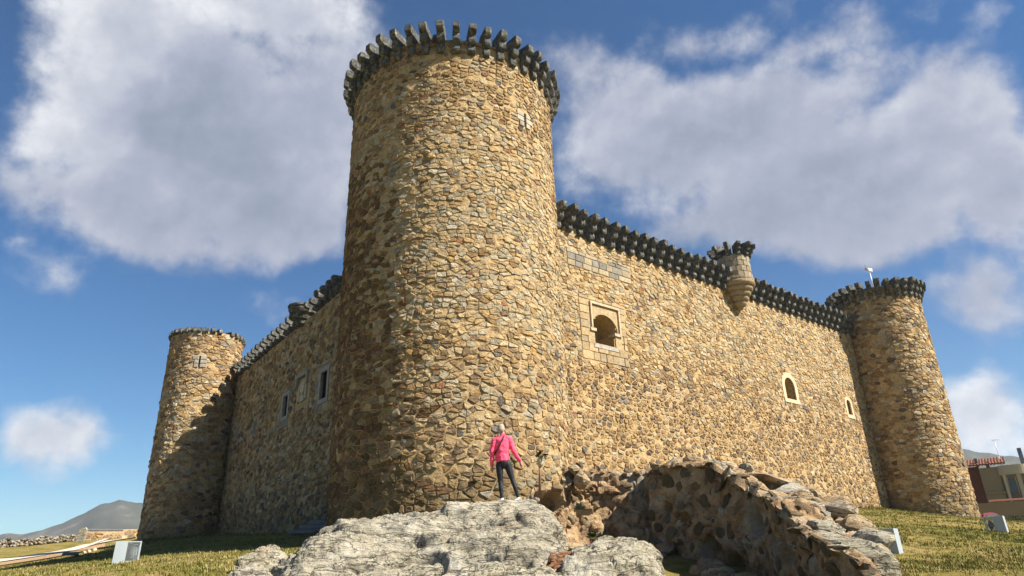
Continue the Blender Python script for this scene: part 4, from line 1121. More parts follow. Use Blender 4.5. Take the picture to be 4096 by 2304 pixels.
def patch(n, az0, az1, d0, d1, gr):
    for _ in range(n):
        a = R(rnd.uniform(az0, az1)); d = d0 + (d1 - d0) * rnd.random() ** .8; x, y = d * math.sin(a), d * math.cos(a)
        g = noise.noise(Vector((x * .35, y * .35, 2))) + .4 * noise.noise(Vector((x * 1.7, y * 1.7, 2)))
        if (Vector((x, y, 0)) - mtc).length < 4.1: continue
        add_tuft(x, y, rnd.uniform(.025, .06) * (1 + d / 60), rnd.random() < gr + g * .8)
for (A_, B_, n_) in ((P2d(-15.5, 28.5), P2d(-23, 42.8), 500), (P2d(20, 38.5), P2d(27.3, 45.9), 400)):
    for _ in range(n_):
        t = rnd.random(); q = A_.lerp(B_, t) * (1 - abs(rnd.gauss(0, .008))); add_tuft(q.x, q.y, rnd.uniform(.06, .22), rnd.random() < .6)
for (c_, r_t, a0_, a1_) in ((ltc, 2.15, 70, 250), (rtc, 2.6, 120, 300)):
    for _ in range(420):
        a = R(rnd.uniform(a0_, a1_)); rr_ = r_t + abs(rnd.gauss(0, .12)); add_tuft(c_.x + rr_ * math.sin(a), c_.y + rr_ * math.cos(a), rnd.uniform(.06, .25), rnd.random() < .6)
patch(9000, -37, -17, 13, 30, .35); patch(5000, -37, -15, 28, 44, .4); patch(9000, 22, 38, 12, 30, .55); patch(6000, 22, 38, 28, 47, .5)
g_ = finish('grass', V, Fc, BLADE, tones=T); tag(g_, 'short tufts of dry and green grass on the slope', kind='stuff')

# ------------------------------------------------------------------ floodlight boxes
GLASSM = bpy.data.materials.new('lamp_glass'); GLASSM.use_nodes = True
gb = GLASSM.node_tree.nodes['Principled BSDF']; gb.inputs['Base Color'].default_value = (.75, .8, .82, 1); gb.inputs['Roughness'].default_value = .06; gb.inputs['Transmission Weight'].default_value = .92; gb.inputs['IOR'].default_value = 1.15
def lamp_box(px, py, label, wd, dp, ht, yaw, lean=.12, side_glass=True, bury=.05):
    g = ground(px, py); root = empty('floodlight_box', g - Vector((0, 0, bury))); root.rotation_euler = (0, 0, yaw); root.scale = (.86, .86, .9)
    tag(root, label, 'lamp box', 'glass sided floodlight boxes set in the grass')
    x, y, t = wd / 2, dp / 2, .025
    def sl(z): return lean * z
    # a leaning sheet-metal housing: solid left bay, glazed right bay with the lamp inside
    def quadbox(name, pts, m, bev=.006):
        o = finish(name, [Vector(p) for p in pts], [(0, 1, 2, 3), (7, 6, 5, 4), (0, 4, 5, 1), (1, 5, 6, 2), (2, 6, 7, 3), (3, 7, 4, 0)], m, root)
        b = o.modifiers.new('bevel', 'BEVEL'); b.width = bev; b.segments = 2; return o
    def slab(name, x0, x1, y0, y1, z0, z1, m):
        return quadbox(name, [(x0 + sl(z0), y0, z0), (x1 + sl(z0), y0, z0), (x1 + sl(z0), y1, z0), (x0 + sl(z0), y1, z0), (x0 + sl(z1), y0, z1), (x1 + sl(z1), y0, z1), (x1 + sl(z1), y1, z1), (x0 + sl(z1), y1, z1)], m)
    sp = 0.0
    slab('housing', -x, sp - .02, -y, y, 0, ht, PANEL)
    slab('base_plate', sp - .02, x, -y, y, 0, .09, PANEL); slab('top_plate', sp - .02, x, -y, y, ht - .035, ht, PANEL)
    slab('back_plate', sp - .02, x, y - t, y, .09, ht - .035, DMETAL)
    slab('frame', x - .045, x, -y, -y + t, .09, ht - .035, PANEL); 
    slab('glass_pane', sp - .01, x - .05, -y + .004, -y + .012, .095, ht - .04, GLASSM)
    c = (sp + x - .02) / 2 + sl(ht / 2)
    tube('reflector', [Vector((c, 0, .16)), Vector((c, -.01, .3)), Vector((c + .01, -.02, ht * .75)), Vector((c + .02, -.02, ht * .8))], [.045, .10, .085, .03], METAL, root, 14)
    tube('lamp_stand', [Vector((c, 0, .08)), Vector((c, 0, .17))], .015, DMETAL, root)
    return root
lamp_box(500, 2250, 'pale metal lamp box with a glass front on the grass at the left', .70, .42, .62, R(28), .03)
def lamp_box2(px, py, label, wd, dp, ht, yaw):
    g = ground(px, py); root = empty('floodlight_box', g - Vector((0, 0, .05))); root.rotation_euler = (0, 0, yaw)
    tag(root, label, 'lamp box', 'glass sided floodlight boxes set in the grass')
    ln = -.02
    def slab(name, x0, x1, y0, y1, z0, z1, m):
        P = [(x0 + ln * z0, y0, z0), (x1 + ln * z0, y0, z0), (x1 + ln * z0, y1, z0), (x0 + ln * z0, y1, z0), (x0 + ln * z1, y0, z1), (x1 + ln * z1, y0, z1), (x1 + ln * z1, y1, z1), (x0 + ln * z1, y1, z1)]
        o = finish(name, [Vector(p) for p in P], [(0, 3, 2, 1), (4, 5, 6, 7), (0, 1, 5, 4), (1, 2, 6, 5), (2, 3, 7, 6), (3, 0, 4, 7)], m, root)
        b = o.modifiers.new('bevel', 'BEVEL'); b.width = .006; b.segments = 2; return o
    x, y = wd / 2, dp / 2
    slab('housing', -.02, x, -y, y, 0, ht, PANEL)
    slab('top_plate', -x, -.02, -y, y, ht - .03, ht, PANEL); slab('base_plate', -x, -.02, -y, y, 0, .07, PANEL)
    slab('corner_post', -x, -x + .03, -y, -y + .03, .07, ht - .03, PANEL); slab('corner_post', -x, -x + .03, y - .03, y, .07, ht - .03, PANEL)
    slab('glass_pane', -x + .03, -.02, -y + .005, -y + .012, .07, ht - .03, GLASSM)
    c = -x / 2 + ln * ht / 2
    tube('reflector', [Vector((c, 0, .12)), Vector((c, 0, .26)), Vector((c, 0, ht * .75))], [.03, .1, .05], DMETAL, root, 12)
lamp_box2(3554, 2215, 'pale metal lamp box on the grass, beside the end of the ruined wall', .62, .40, .62, R(-42))
lamp_box2(3992, 2128, 'pale metal lamp box at the far right, below the right tower', .58, .36, .55, R(-42))
def flat_lamp(px, py, label, wd, dp, yaw, tl):
    g = ground(px, py); root = empty('floodlight_box', g + Vector((0, 0, .0))); root.rotation_euler = (0, 0, yaw)
    tag(root, label, 'lamp box', 'low tilted lamp boxes in the wall\'s shade')
    Mx = Matrix.Rotation(tl, 3, 'X')
    boxobj('housing', (0, .08, .16), (wd, dp, .2), PANEL, root, tilt=Mx, bev=.01)
    n = Mx @ Vector((0, 0, 1)); boxobj('glass_cover', Vector((0, .08, .16)) + n * .108, (wd * .86, dp * .86, .014), GLASSM, root, tilt=Mx)
    boxobj('side_skirt', (wd / 2 + .05, .12, .1), (.08, dp * .9, .24), DMETAL, root, tilt=Mx, bev=.01)
flat_lamp(690, 2153, 'low tilted lamp box at the foot of the left tower', 1.05, .7, R(10), R(32))
flat_lamp(1118, 2132, 'low tilted lamp box beside the stone steps at the left wall', 1.0, .6, R(20), R(25))
# steps at the foot of the big tower's left side
stp = empty('steps', ground(1240, 2138)); tag(stp, 'dark stone steps rising against the shaded wall beside the big tower', 'steps')
SLATE = plain('slate_step', (.16, .17, .18), .8, .2, 0, .2, 5, .3)
l0 = Vector((stp.location)); 
for k in range(5):
    boxobj('step', Vector((.22 * k * 1.0 + 0.15, .10 * k, .10 + .17 * k)), (1.9 - .36 * k, .6, .15), SLATE, stp, rz=R(0), bev=.012)

# ------------------------------------------------------------------ person
def skin_m(name, c, rough=.6, bs=.1): return plain(name, c, rough, .3, 0, .08, 12, bs)
SKIN = skin_m('skin', (.42, .22, .15)); PINK = skin_m('coral_pink_fleece', (.97, .085, .17), .8); BLACK = skin_m('black_leggings', (.018, .018, .022), .7)
HAIR = skin_m('greying_blond_hair', (.34, .30, .23), .7, .6); WHITE = skin_m('white_trainer', (.75, .76, .78), .6); STRAP = skin_m('dark_strap', (.03, .012, .015), .6)
DP = 15.45
person = empty('person', at(2045, 2009, DP)); tag(person, 'person seen from behind in coral pink jacket and black leggings, standing on the rock', 'person')
pl = Vector(person.location)
view = Vector((pl.x, pl.y, 0)).normalized()          # away from the camera
side = Vector((view.y, -view.x, 0))
def J(px, py, off=0.0): return at(px, py, DP) + view * off - pl
def tube_geo(V, Fc, pts, radii, n=14):
    """radii: (side, depth) ellipse per point; ends closed with domes"""
    b0_ = len(V); pts = [Vector(p) for p in pts]
    P2_, R2_ = [], []
    def ext(p, q, r):  # dome
        d = (p - q).normalized(); return [(p + d * r[0] * .75, (r[0] * .45, r[1] * .45)), (p + d * r[0] * .45, (r[0] * .82, r[1] * .82))]
    e0 = ext(pts[0], pts[1], radii[0]); e1 = ext(pts[-1], pts[-2], radii[-1])
    P2_ = [e[0] for e in e0] + pts + [e[0] for e in e1[::-1]]; R2_ = [e[1] for e in e0] + list(radii) + [e[1] for e in e1[::-1]]
    prev = side.copy()
    for i, p in enumerate(P2_):
        d = (P2_[min(i + 1, len(P2_) - 1)] - P2_[max(i - 1, 0)]).normalized()
        a = (prev - d * prev.dot(d)); a = a.normalized() if a.length > .05 else d.orthogonal().normalized(); b = d.cross(a)
        for k in range(n):
            t = 2 * math.pi * k / n; V.append(p + a * math.cos(t) * R2_[i][0] + b * math.sin(t) * R2_[i][1])
    for i in range(len(P2_) - 1):
        for k in range(n): Fc.append((b0_ + i * n + k, b0_ + i * n + (k + 1) % n, b0_ + (i + 1) * n + (k + 1) % n, b0_ + (i + 1) * n + k))
    Fc.append(tuple(b0_ + k for k in range(n - 1, -1, -1))); Fc.append(tuple(b0_ + (len(P2_) - 1) * n + k for k in range(n)))
def fused(name, parts, m, vox=.012, sm=3, parent=person, wr=0.0):
    V, Fc = [], []
    for pts, rad in parts: tube_geo(V, Fc, pts, rad)
    o = finish(name, V, Fc, m, parent, smooth=True)
    r = o.modifiers.new('remesh', 'REMESH'); r.mode = 'VOXEL'; r.voxel_size = vox; r.use_smooth_shade = True
    s = o.modifiers.new('smooth', 'SMOOTH'); s.iterations = sm; s.factor = .5
    if wr:
        tx = bpy.data.textures.new(name + '_folds', 'CLOUDS'); tx.noise_scale = .09
        d = o.modifiers.new('folds', 'DISPLACE'); d.texture = tx; d.strength = wr; d.mid_level = .5
    return o
head = J(2005, 1716); neck = J(2010, 1742); chest = J(2009, 1765); waist = J(2008, 1812); hipc = J(2013, 1845)
shL, shR = J(1977, 1763), J(2038, 1758); elL, elR = J(1968, 1810, -.02), J(2055, 1806, -.03); wrL, wrR = J(1968, 1863, .02), J(2082, 1846, .03)
hpL, hpR = J(1998, 1858), J(2030, 1856); knL, knR = J(2002, 1925, .03), J(2050, 1918, .02); anL, anR = J(2008, 1993), J(2073, 1990, .0)
def hand(base, direction, s=1, seed=0):
    d = direction.normalized(); sd_ = side if s > 0 else -side; parts = []
    palm0 = base; palm1 = base + d * .085
    parts.append(([palm0 - d * .03, palm0 + d * .02, palm1], [(.026, .024), (.036, .018), (.040, .015)]))
    for k, (o_, L) in enumerate(((-.030, .062), (-.010, .074), (.010, .070), (.029, .055))):
        r0 = palm1 + view * o_ * 1.0 - d * .015; k1 = r0 + d * L * .6; k2 = k1 + d * L * .45 + sd_ * (-.018)
        parts.append(([r0, k1, k2], [(.0095, .0095), (.009, .009), (.0075, .0075)]))
    t0_ = base + d * .03 + view * -.03; parts.append(([t0_, t0_ + d * .035 - view * .022, t0_ + d * .065 - view * .03], [(.012, .012), (.010, .010), (.008, .008)]))
    return parts
hdL = hand(wrL + Vector((0, 0, -.005)), (wrL - elL).normalized() + view * .1, -1); hdR = hand(wrR, (wrR - elR).normalized() * .6 + Vector((0, 0, -.6)), 1)
lookd = (view * .8 + side * .25 + Vector((0, 0, .25))).normalized()
bodyp = [([neck - Vector((0, 0, .03)), neck + Vector((0, 0, .05)), head - Vector((0, 0, .04))], [(.055, .055), (.05, .052), (.058, .062)]),
         ([head - Vector((0, 0, .075)) + lookd * .03, head - Vector((0, 0, .01)), head + Vector((0, 0, .06))], [(.055, .062), (.075, .09), (.066, .078)]),
         ([head + lookd * .085 - Vector((0, 0, .035)), head + lookd * .115 - Vector((0, 0, .045))], [(.014, .014), (.012, .010)]),   # nose
         ([head + lookd * .075 - Vector((0, 0, .075)), head + lookd * .088 - Vector((0, 0, .075))], [(.022, .008), (.018, .006)]),   # lips
         ([head + side * .076 - Vector((0, 0, .03)), head + side * .080 + Vector((0, 0, .008))], [(.012, .018), (.012, .02)]),
         ([head - side * .076 - Vector((0, 0, .03)), head - side * .080 + Vector((0, 0, .008))], [(.012, .018), (.012, .02)]),
         ([neck, chest, waist, hipc], [(.06, .055), (.15, .09), (.12, .085), (.14, .10)]),
         ([shL, elL, wrL], [(.045, .045), (.035, .035), (.025, .025)]), ([shR, elR, wrR], [(.045, .045), (.035, .035), (.025, .025)]),
         ([chest, shL], [(.06, .06), (.05, .05)]), ([chest, shR], [(.06, .06), (.05, .05)]),
         ([hpL, knL, anL], [(.07, .07), (.045, .045), (.032, .032)]), ([hpR, knR, anR], [(.07, .07), (.045, .045), (.032, .032)]),
         ([anL, anL + Vector((0, 0, -.06)) + view * .04], [(.03, .03), (.03, .03)]), ([anR, anR + Vector((0, 0, -.06)) + side * .05], [(.03, .03), (.03, .03)])] + hdL + hdR
fused('body', bodyp, SKIN, .007, 2)
jk = [([J(2010, 1746), J(2009, 1760), J(2009, 1785), J(2008, 1815), J(2011, 1842)], [(.075, .07), (.175, .11), (.175, .125), (.15, .12), (.158, .13)]),
      ([J(1992, 1757), shL, elL, wrL + Vector((0, 0, .01))], [(.075, .075), (.068, .07), (.056, .058), (.040, .042)]), ([J(2025, 1754), shR, elR, wrR.lerp(elR, .08)], [(.075, .075), (.068, .07), (.056, .058), (.040, .042)]),
      ([J(2010, 1738), J(2010, 1748)], [(.062, .062), (.07, .07)])]
fused('jacket', jk, PINK, .009, 3, wr=.034)
lg = [([J(2012, 1838), J(2013, 1852)], [(.145, .12), (.155, .125)]), ([hpL, J(1999, 1890, .01), knL, J(2004, 1955, .0), anL], [(.088, .10), (.078, .082), (.056, .060), (.052, .058), (.037, .038)]),
      ([hpR, J(2040, 1888, .01), knR, J(2062, 1952, -.01), anR], [(.088, .10), (.078, .082), (.056, .060), (.052, .058), (.037, .038)])]
fused('leggings', lg, BLACK, .010, 3, wr=.006)
fused('hair', [([head - lookd * .035 - Vector((0, 0, .02)), head - lookd * .012 + Vector((0, 0, .045))], [(.080, .082), (.080, .088)]), ([head - lookd * .05 - side * .02 - Vector((0, 0, .06)), head - lookd * .05 - side * .055 - Vector((0, 0, .14))], [(.032, .03), (.03, .03)])], HAIR, .008, 1, wr=.012)
def shoe(a, d, name='shoe'):
    s0 = a + Vector((0, 0, -.075)); return fused(name, [([s0 - d * .07, s0 + d * .02 + Vector((0, 0, .012)), s0 + d * .12 - Vector((0, 0, .012)), s0 + d * .17 - Vector((0, 0, .018))], [(.04, .04), (.045, .045), (.044, .03), (.036, .024)]), ([a, s0], [(.038, .038), (.042, .04)])], WHITE, .008, 2)
shoe(anL, (view * .9 + side * .05).normalized()); shoe(anR, (side * .9 + view * .35).normalized())
sp_ = [J(2018, 1742, -.07), J(2012, 1760, -.125), J(2000, 1783, -.145), J(1988, 1806, -.13), J(1980, 1815, -.07), J(1978, 1822, .05)]
V, Fc = [], []
for i, p in enumerate(sp_):
    d = sp_[min(i + 1, len(sp_) - 1)] - sp_[max(i - 1, 0)]; s_ = d.cross(view).normalized() * .016
    V += [p - s_, p + s_, p + s_ - view * .007, p - s_ - view * .007]
for i in range(len(sp_) - 1):
    for k in range(4): Fc.append((4 * i + k, 4 * i + (k + 1) % 4, 4 * i + 4 + (k + 1) % 4, 4 * i + 4 + k))
finish('bag_strap', V, Fc, STRAP, person)

# ------------------------------------------------------------------ far left: path, walls, stele
PATHM = plain('pale_gravel_path', (.50, .46, .38), .95, .1, 0, .15, 2, .3)
PATH2 = plain('bare_reddish_earth', (.33, .22, .13), .95, .1, 0, .15, 1, .3)
def strip(name, edge_a, edge_b, m, lift, label):
    n = 40; V = []
    A = [ground(*p) for p in edge_a]; Bb = [ground(*p) for p in edge_b]; A = catmull(A, n); Bb = catmull(Bb, n)
    for a, b in zip(A, Bb):
        for t in (0, .33, .66, 1):
            q = a.lerp(b, t); V.append((q.x, q.y, terr(q.x, q.y) + lift + .06))
    Fc = [(4 * i + k, 4 * i + 4 + k, 4 * i + 5 + k, 4 * i + 1 + k) for i in range(n - 1) for k in range(3)]
    tag(finish(name, V, Fc, m, smooth=True), label, kind='structure')
strip('path', [(-60, 2262), (60, 2244), (200, 2222), (330, 2194), (430, 2170), (545, 2152)], [(-60, 2248), (60, 2234), (200, 2213), (330, 2184), (430, 2160), (545, 2142)], PATHM, .02, 'pale gravel path climbing past the left tower')
strip('bare_earth', [(-60, 2276), (60, 2258), (180, 2240), (300, 2216), (420, 2192)], [(-60, 2263), (60, 2246), (180, 2226), (300, 2202), (420, 2176)], PATH2, .0, 'strip of bare reddish earth beside the gravel path')
V, Fc, T = [], [], []
rnd = random.Random(31)
for k in range(1100):
    t = rnd.random(); px = -60 + 400 * t; base = ground(px, 2186 - 30 * (px / 330) + 6, 100)
    h = rnd.random(); p = base + Vector((rnd.uniform(-.6, .6), rnd.uniform(-.8, .8), .04 + h * h * (.45 + .5 * noise.noise(Vector((px * .02, 0, 0))))))
    v_, f_ = rock_chunk(p, rnd.uniform(.07, .19), (1, .8, .7), k, 5); b = len(V); V += v_; Fc += [[b + i for i in f] for f in f_]
    c = rnd.choice([(.30, .26, .19), (.22, .19, .14), (.36, .32, .24), (.16, .13, .09)]); T += [c] * len(v_)
o = finish('rubble_bank', V, Fc, STONE, tones=T); tag(o, 'long low bank of tumbled pale stones beyond the path at far left', 'stone bank', kind='stuff')
FARM = plain('far_mortar', (.40, .30, .19), .95, .1, 0, .2, 3, .4)
def small_wall(name, a, b, top, d, m, label, bright=1.0, size=.34, cap=True):
    A = at(*a, d); Bb = at(*b, d); zb_ = min(terr(A.x, A.y), terr(Bb.x, Bb.y)) - .3; zt_ = at(a[0], top, d).z
    root = empty(name, (A.x, A.y, zb_)); tag(root, label, 'wall'); L = Vector((Bb.x - A.x, Bb.y - A.y, 0)); dd = L.normalized(); n = Vector((dd.y, -dd.x, 0))
    if n.dot(A) > 0: n = -n
    c = L / 2 - n * .25 + Vector((0, 0, (zt_ - zb_) / 2)); rz = math.atan2(dd.y, dd.x)
    boxobj('wall_core', c, (L.length, .5, zt_ - zb_), m, root, rz=rz)
    ls = lambda u, v: (dd * u + Vector((0, 0, v - zb_)), n)
    for p, poly in cells(0, L.length, zb_ + .3, zt_ - .08, lambda u, v: size):
        if 0 < p[0] < L.length and p[1] < zt_ - .1:
            poly = clip(clip(clip(poly, (0, 1), zt_ - .04 - p[1]), (1, 0), L.length - p[0]), (-1, 0), p[0])
            if len(poly) > 2 and poly_area(poly) > .01:
                Vv, Ff, T = stone_geo(p, poly, ls, .03, tuple(x * bright for x in tone_for(.5, 1, .1))); finish('stone', Vv, Ff, STONE, root, tones=T)
    if cap: boxobj('coping', L / 2 - n * .25 + Vector((0, 0, zt_ - zb_ + .05)), (L.length + .1, .62, .1), SLATE, root, rz=rz)
    return root
small_wall('stone_wall', (338, 2150), (488, 2150), 2122, 74, FARM, 'low brown stone wall with dark coping left of the left tower', size=.6)
small_wall('stone_wall', (487, 2150), (560, 2150), 2117, 70, FARM, 'sunlit pale stone wall end right beside the left tower', 1.1, .55, cap=False)
b = at(325, 2150, 73); g = Vector((b.x, b.y, terr(b.x, b.y)))
Vv, Ff = [], []; hS = at(331, 2110, 73).z - g.z
for (w_, z) in ((.34, -.3), (.36, hS * .5), (.30, hS * .85), (.16, hS)):
    for (sx, sy) in ((-1, -1), (1, -1), (1, 1), (-1, 1)): Vv.append(Vector((sx * w_ + random.uniform(-.04, .04) + z * .08, sy * .14, z)))
for i in range(3):
    for k in range(4): Ff.append((4 * i + k, 4 * i + (k + 1) % 4, 4 * i + 4 + (k + 1) % 4, 4 * i + 4 + k))
Ff.append((12, 13, 14, 15)); o = finish('standing_stone', Vv, Ff, ROCK); o.location = g; tag(o, 'upright pale stone at the left end of the coped wall', 'standing stone')
for k, (px, py, lb) in enumerate([(337, 2216, 'small white stone block by the path, leftmost of the three'), (357, 2212, 'small white stone block by the path, middle of the three'), (378, 2204, 'small white stone block by the path, nearest the lamp box')]):
    gp = ground(px, py, 90); gs = gp.length * .0027; Vv, Ff = rock_chunk((0, 0, 0), gs, (.9, .7, 1.1), 40 + k, 8); o = finish('stone_block', Vv, Ff, PLAST); o.location = gp + Vector((0, 0, gs * .5)); tag(o, lb, 'stone block', 'white stone blocks by the path')
g = ground(280, 2232, 90); v_, f_ = [], []
gd = g.length; bx_ = boxobj('stone_slab', (0, 0, .004 * gd), (.016 * gd, .012 * gd, .003 * gd), SLATE, None, rz=.5, jit=.0008 * gd); bx_.location = g; tag(bx_, 'grey flat stone slab lying below the gravel path', 'stone slab')

# ------------------------------------------------------------------ far right: village houses
DH = 72.0
def hx(px, py, d=DH): return at(px, py, d)
BRICK = plain('red_brick_render', (.14, .055, .035), .9, .1, 0, .15, 2, .2)
BEIGE = plain('beige_render', (.26, .205, .125), .9, .1, 0, .08, .8, .1)
CREAM = plain('cream_render', (.42, .37, .27), .9, .1, 0, .06, .8, .1)
TILE = plain('terracotta_tile', (.15, .065, .042), .9, .1, 0, .2, 6, .4)
GREYW = plain('grey_render', (.20, .18, .16), .9, .1, 0, .1, 2, .1)
WGLASS = plain('window_glass', (.04, .05, .06), .15, .6, 0, .1, 2, 0)
hA = hx(3850, 2000); hB = hx(4260, 2010); hdir = Vector((hB.x - hA.x, hB.y - hA.y, 0)); hL = hdir.length; hdir.normalize(); hn = Vector((hdir.y, -hdir.x, 0))
if hn.dot(hA) > 0: hn = -hn
zg = -1.0
house = empty('house', (hA.x, hA.y, zg)); tag(house, 'brick and beige house with red tiled roof behind the right tower', 'house')
hr = math.atan2(hdir.y, hdir.x)
def onH(px, py):
    v = ray(px, py); t = (hA.dot(hn)) / v.dot(hn); q = v * t; return (q - Vector((hA.x, hA.y, 0))).dot(hdir), q.z
def hbox(name, px0, px1, pyt, pyb, m, depth=6.0, front=0.0, parent=house, zb=None, bev=0):
    pm = (px0 + px1) / 2; u0, _ = onH(px0, (pyt + pyb) / 2); u1, _ = onH(px1, (pyt + pyb) / 2); zt_ = onH(pm, pyt)[1]; z0 = onH(pm, pyb)[1] if zb is None else zb
    c = hdir * ((u0 + u1) / 2) - hn * (depth / 2 - front) + Vector((0, 0, (zt_ + z0) / 2 - zg))
    return boxobj(name, c, (abs(u1 - u0), depth, zt_ - z0), m, parent, rz=hr, bev=bev)
hbox('brick_wall', 3820, 3943, 1868, 2085, BRICK, 5.6, -.3, zb=zg)
hbox('rendered_wall', 3943, 4022, 1868, 2085, BEIGE, 5.8, .05, zb=zg)
hbox('ledge', 3950, 4030, 1968, 1975, BEIGE, .3, .28)
hbox('balcony_block', 4022, 4300, 1872, 2085, GREYW, 5.5, -.8, zb=zg)
for (a, b_) in ((4018, 4030), (4075, 4092)): hbox('pillar', a, b_, 1863, 2000, CREAM, .4, .35, zb=zg)
# curved cream balcony
uc, zc = onH(4062, 1898); _, zc2 = onH(4062, 1860); V, Fc = [], []; nn = 18
for (rr_, zz) in ((1.0, zc), (1.0, zc2), (.88, zc2), (.88, zc)):
    for k in range(nn):
        a = math.pi * k / (nn - 1); V.append(hdir * (uc - math.cos(a) * rr_ * 1.15) + hn * (math.sin(a) * rr_ * .8) + Vector((0, 0, zz - zg)))
for i in range(4):
    for k in range(nn - 1): Fc.append((i * nn + k, i * nn + k + 1, ((i + 1) % 4) * nn + k + 1, ((i + 1) % 4) * nn + k))
finish('balcony', V, Fc, CREAM, house)
# roof: sloping tiled sheet with rows of tiles
ua, zr = onH(3820, 1868); ub, _ = onH(4025, 1868); V, Fc = [], []
cols_ = int((ub - ua) / .11); 
for i in range(cols_ + 1):
    u = ua + (ub - ua) * i / cols_
    for (dn, dz) in ((.45, .0), (-2.8, .75), (-2.8, .62), (.45, -.13)): V.append(hdir * u + hn * dn + Vector((0, 0, zr - zg + dz + (.045 if i % 2 else -.03))))
for i in range(cols_):
    for k in range(4): Fc.append((4 * i + k, 4 * i + 4 + k, 4 * i + 4 + (k + 1) % 4, 4 * i + (k + 1) % 4))
Fc += [(0, 1, 2, 3), tuple(4 * cols_ + k for k in (3, 2, 1, 0))]
rf = finish('roof', V, Fc, TILE, house)
for (a, b_, t_, bb) in ((3898, 3911, 1833, 1868), (3942, 3956, 1846, 1868)): ch = hbox('chimney', a, b_, t_, bb, plain('sooty_chimney', (.16, .13, .12), .9), .5, -.1, parent=rf)
hbox('window', 4038, 4066, 1910, 1968, WGLASS, .1, -.76, zb=None); hbox('window', 4085, 4110, 1918, 1960, WGLASS, .1, -.76)
hbox('window_frame', 4033, 4037, 1905, 1970, CREAM, .12, -.74); hbox('window_frame', 4067, 4071, 1905, 1970, CREAM, .12, -.74)
hbox('roof_slab', 4020, 4300, 1858, 1863, GREYW, 6.0, -.2)
# tall cowled chimney pipe and aerial
cpb = onH(4105, 1860); cpt = onH(4080, 1784)
hbox('chimney_stack', 4076, 4094, 1784, 1860, plain('patchy_metal_chimney', (.22, .22, .23), .7, .3, 0, .5, 6), .55, -1.2)
am = empty('aerial', at(4008, 1868, DH + 1.5)); tag(am, 'thin lattice aerial mast on the house roof behind the right tower', 'aerial'); al = Vector(am.location)
top = at(3976, 1760, DH + 1.5) - al
top = Vector((0, 0, top.z))
tube('mast', [Vector((0, 0, 0)), top], .022, METAL, am)
for s in (-1, 1): tube('stay', [Vector((s * .12, 0, 0)), Vector((0, 0, top.z * .45))], .015, METAL, am)
tube('antenna_boom', [top + hdir * -.2, top + hdir * .5], .014, METAL, am)
for k in range(4): tube('antenna_rod', [top + hdir * (-.1 + .17 * k) - Vector((0, 0, .12)), top + hdir * (-.1 + .17 * k) + Vector((0, 0, .12))], .008, METAL, am, 5)
# garden wall with tiled coping
gwd = 62.0
A = at(3830, 2100, gwd); Bb = at(4300, 2100, gwd); z1 = at(3990, 2010, gwd).z
L = Vector((Bb.x - A.x, Bb.y - A.y, 0)); dd = L.normalized(); n = Vector((dd.y, -dd.x, 0)); n = -n if n.dot(A) > 0 else n
gw = empty('garden_wall', (A.x, A.y, -1.5)); tag(gw, 'long beige rendered garden wall with terracotta coping in front of the house', 'wall')
zA = at(3870, 2008, gwd).z; zB = at(4096, 2002, gwd).z
boxobj('rendered_wall', L / 2 + Vector((0, 0, (z1 + 1.5) / 2)), (L.length, .3, z1 + 1.5), BEIGE, gw, rz=math.atan2(dd.y, dd.x))
u = 0.0; kk = 0
cst = at(3958, 2008, gwd); ust = (Vector((cst.x, cst.y, 0)) - Vector((A.x, A.y, 0))).dot(dd)
tm = None; u = ust
while u < L.length and kk < 60:
    c = dd * (u + .1) + Vector((0, 0, z1 + 1.5 + .06))
    if tm is None:
        Vt, Ft = [], []
        for s in (-.11, .11):
            for k in range(7):
                a = math.pi * k / 6; Vt += [Vector((s, -.26 + .52 * k / 6, .14 * math.sin(a)))]
        for k in range(6): Ft.append((k, k + 1, k + 8, k + 7))
        Ft += [tuple(range(6, -1, -1)), tuple(range(7, 14)), (0, 7, 13, 6)]
        o = finish('coping_tile', Vt, Ft, TILE, gw); tm = o.data
    else:
        o = bpy.data.objects.new('coping_tile', tm); C.objects.link(o); o.parent = gw
    o.location = c; o.rotation_euler = (0, 0, math.atan2(dd.y, dd.x)); u += .215; kk += 1
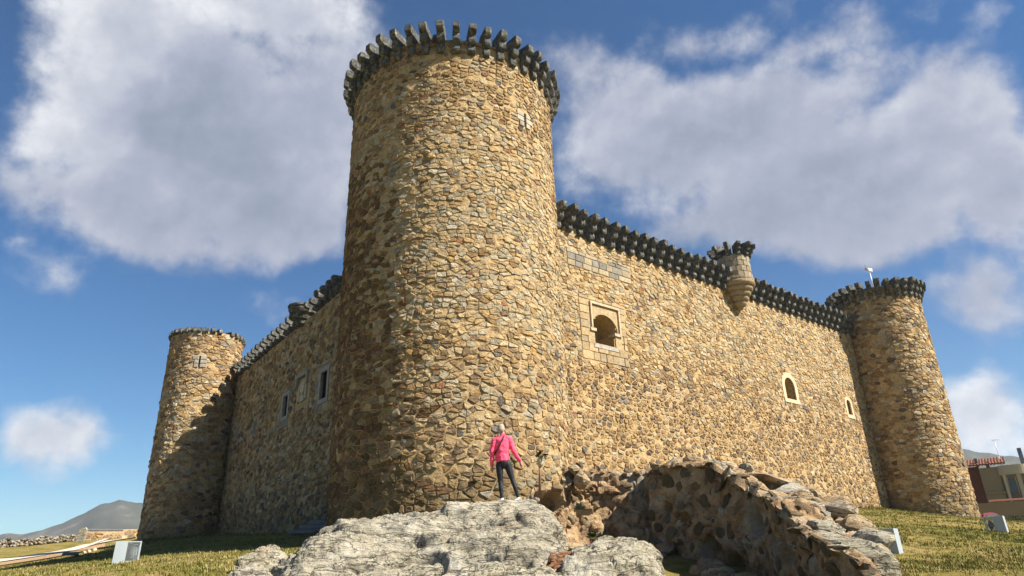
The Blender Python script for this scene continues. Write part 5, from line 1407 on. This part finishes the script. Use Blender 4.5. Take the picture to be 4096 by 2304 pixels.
# red car nose behind the tower foot
REDP = plain('red_car_paint', (.12, .005, .008), .55, .3, 0, .05, 2, 0)
cc = at(3916, 2078, 57.0); car = empty('parked_car', (cc.x, cc.y, cc.z - 1.1)); tag(car, 'red car mostly hidden behind the foot of the right tower', 'car')
def carshell(name, prof, w_, m, tw=.75):
    V = []; n_ = len(prof)
    for s, k in ((-1, 1), (-.96, .94) , (.96, .94), (1, 1)):
        pass
    for s in (-1, 1):
        for (x, z) in prof: V.append(Vector((x, s * w_ * (1 if z < .8 else tw + (1 - tw) * max(0, (1.45 - z) / .65)), z)))
    Fc = [tuple(range(n_)), tuple(range(2 * n_ - 1, n_ - 1, -1))] + [(i, (i + 1) % n_, (i + 1) % n_ + n_, i + n_) for i in range(n_)]
    o = finish(name, V, Fc, m, car); b = o.modifiers.new('bevel', 'BEVEL'); b.width = .07; b.segments = 3; return o
carshell('body', [(-2.0, .3), (-2.05, .7), (-1.9, .95), (-1.1, 1.02), (-.6, 1.38), (.5, 1.45), (1.25, 1.4), (1.85, 1.0), (1.98, .75), (1.95, .3)], .85, REDP)
for s in (-1, 1):
    o = finish('side_window', [Vector((x, s * (.80), z)) for x, z in ((-.95, 1.04), (-.52, 1.32), (.5, 1.38), (1.1, 1.33), (1.4, 1.04))] + [Vector((x, s * .70, z)) for x, z in ((-.95, 1.04), (-.52, 1.32), (.5, 1.38), (1.1, 1.33), (1.4, 1.04))], [(0, 1, 2, 3, 4), (9, 8, 7, 6, 5)] + [(i, (i + 1) % 5, (i + 1) % 5 + 5, i + 5) for i in range(5)], WGLASS, car)
for x in (-1.25, 1.25):
    for s in (-1, 1):
        wl_ = tube('wheel', [Vector((x, s * .66, .32)), Vector((x, s * .88, .32))], .32, DMETAL, car, 20)
car.rotation_euler = (0, 0, math.atan2(dd.y, dd.x) + 1.2)
sh = at(4070, 2085, 58); e = empty('shrub', sh - Vector((0, 0, .1))); tag(e, 'small dark shrub at the foot of the garden wall', 'shrub')
rnd = random.Random(77)
for k in range(90):
    p = Vector((rnd.gauss(0, .3), rnd.gauss(0, .12), abs(rnd.gauss(.1, .14))))
    a = rnd.uniform(0, 6.28); V = [p, p + Vector((math.cos(a) * .1, .03, .08)), p + Vector((math.cos(a) * .14, -.03, .16)), p + Vector((math.cos(a) * .02, .02, .12))]
    if k == 0: VV, FF = [], []
    b = len(VV); VV += V; FF.append((b, b + 1, b + 2, b + 3))
finish('foliage', VV, FF, LEAF, e); tube('stem', [(0, 0, -.1), (0, 0, .3)], .03, WOODM, e, 6)
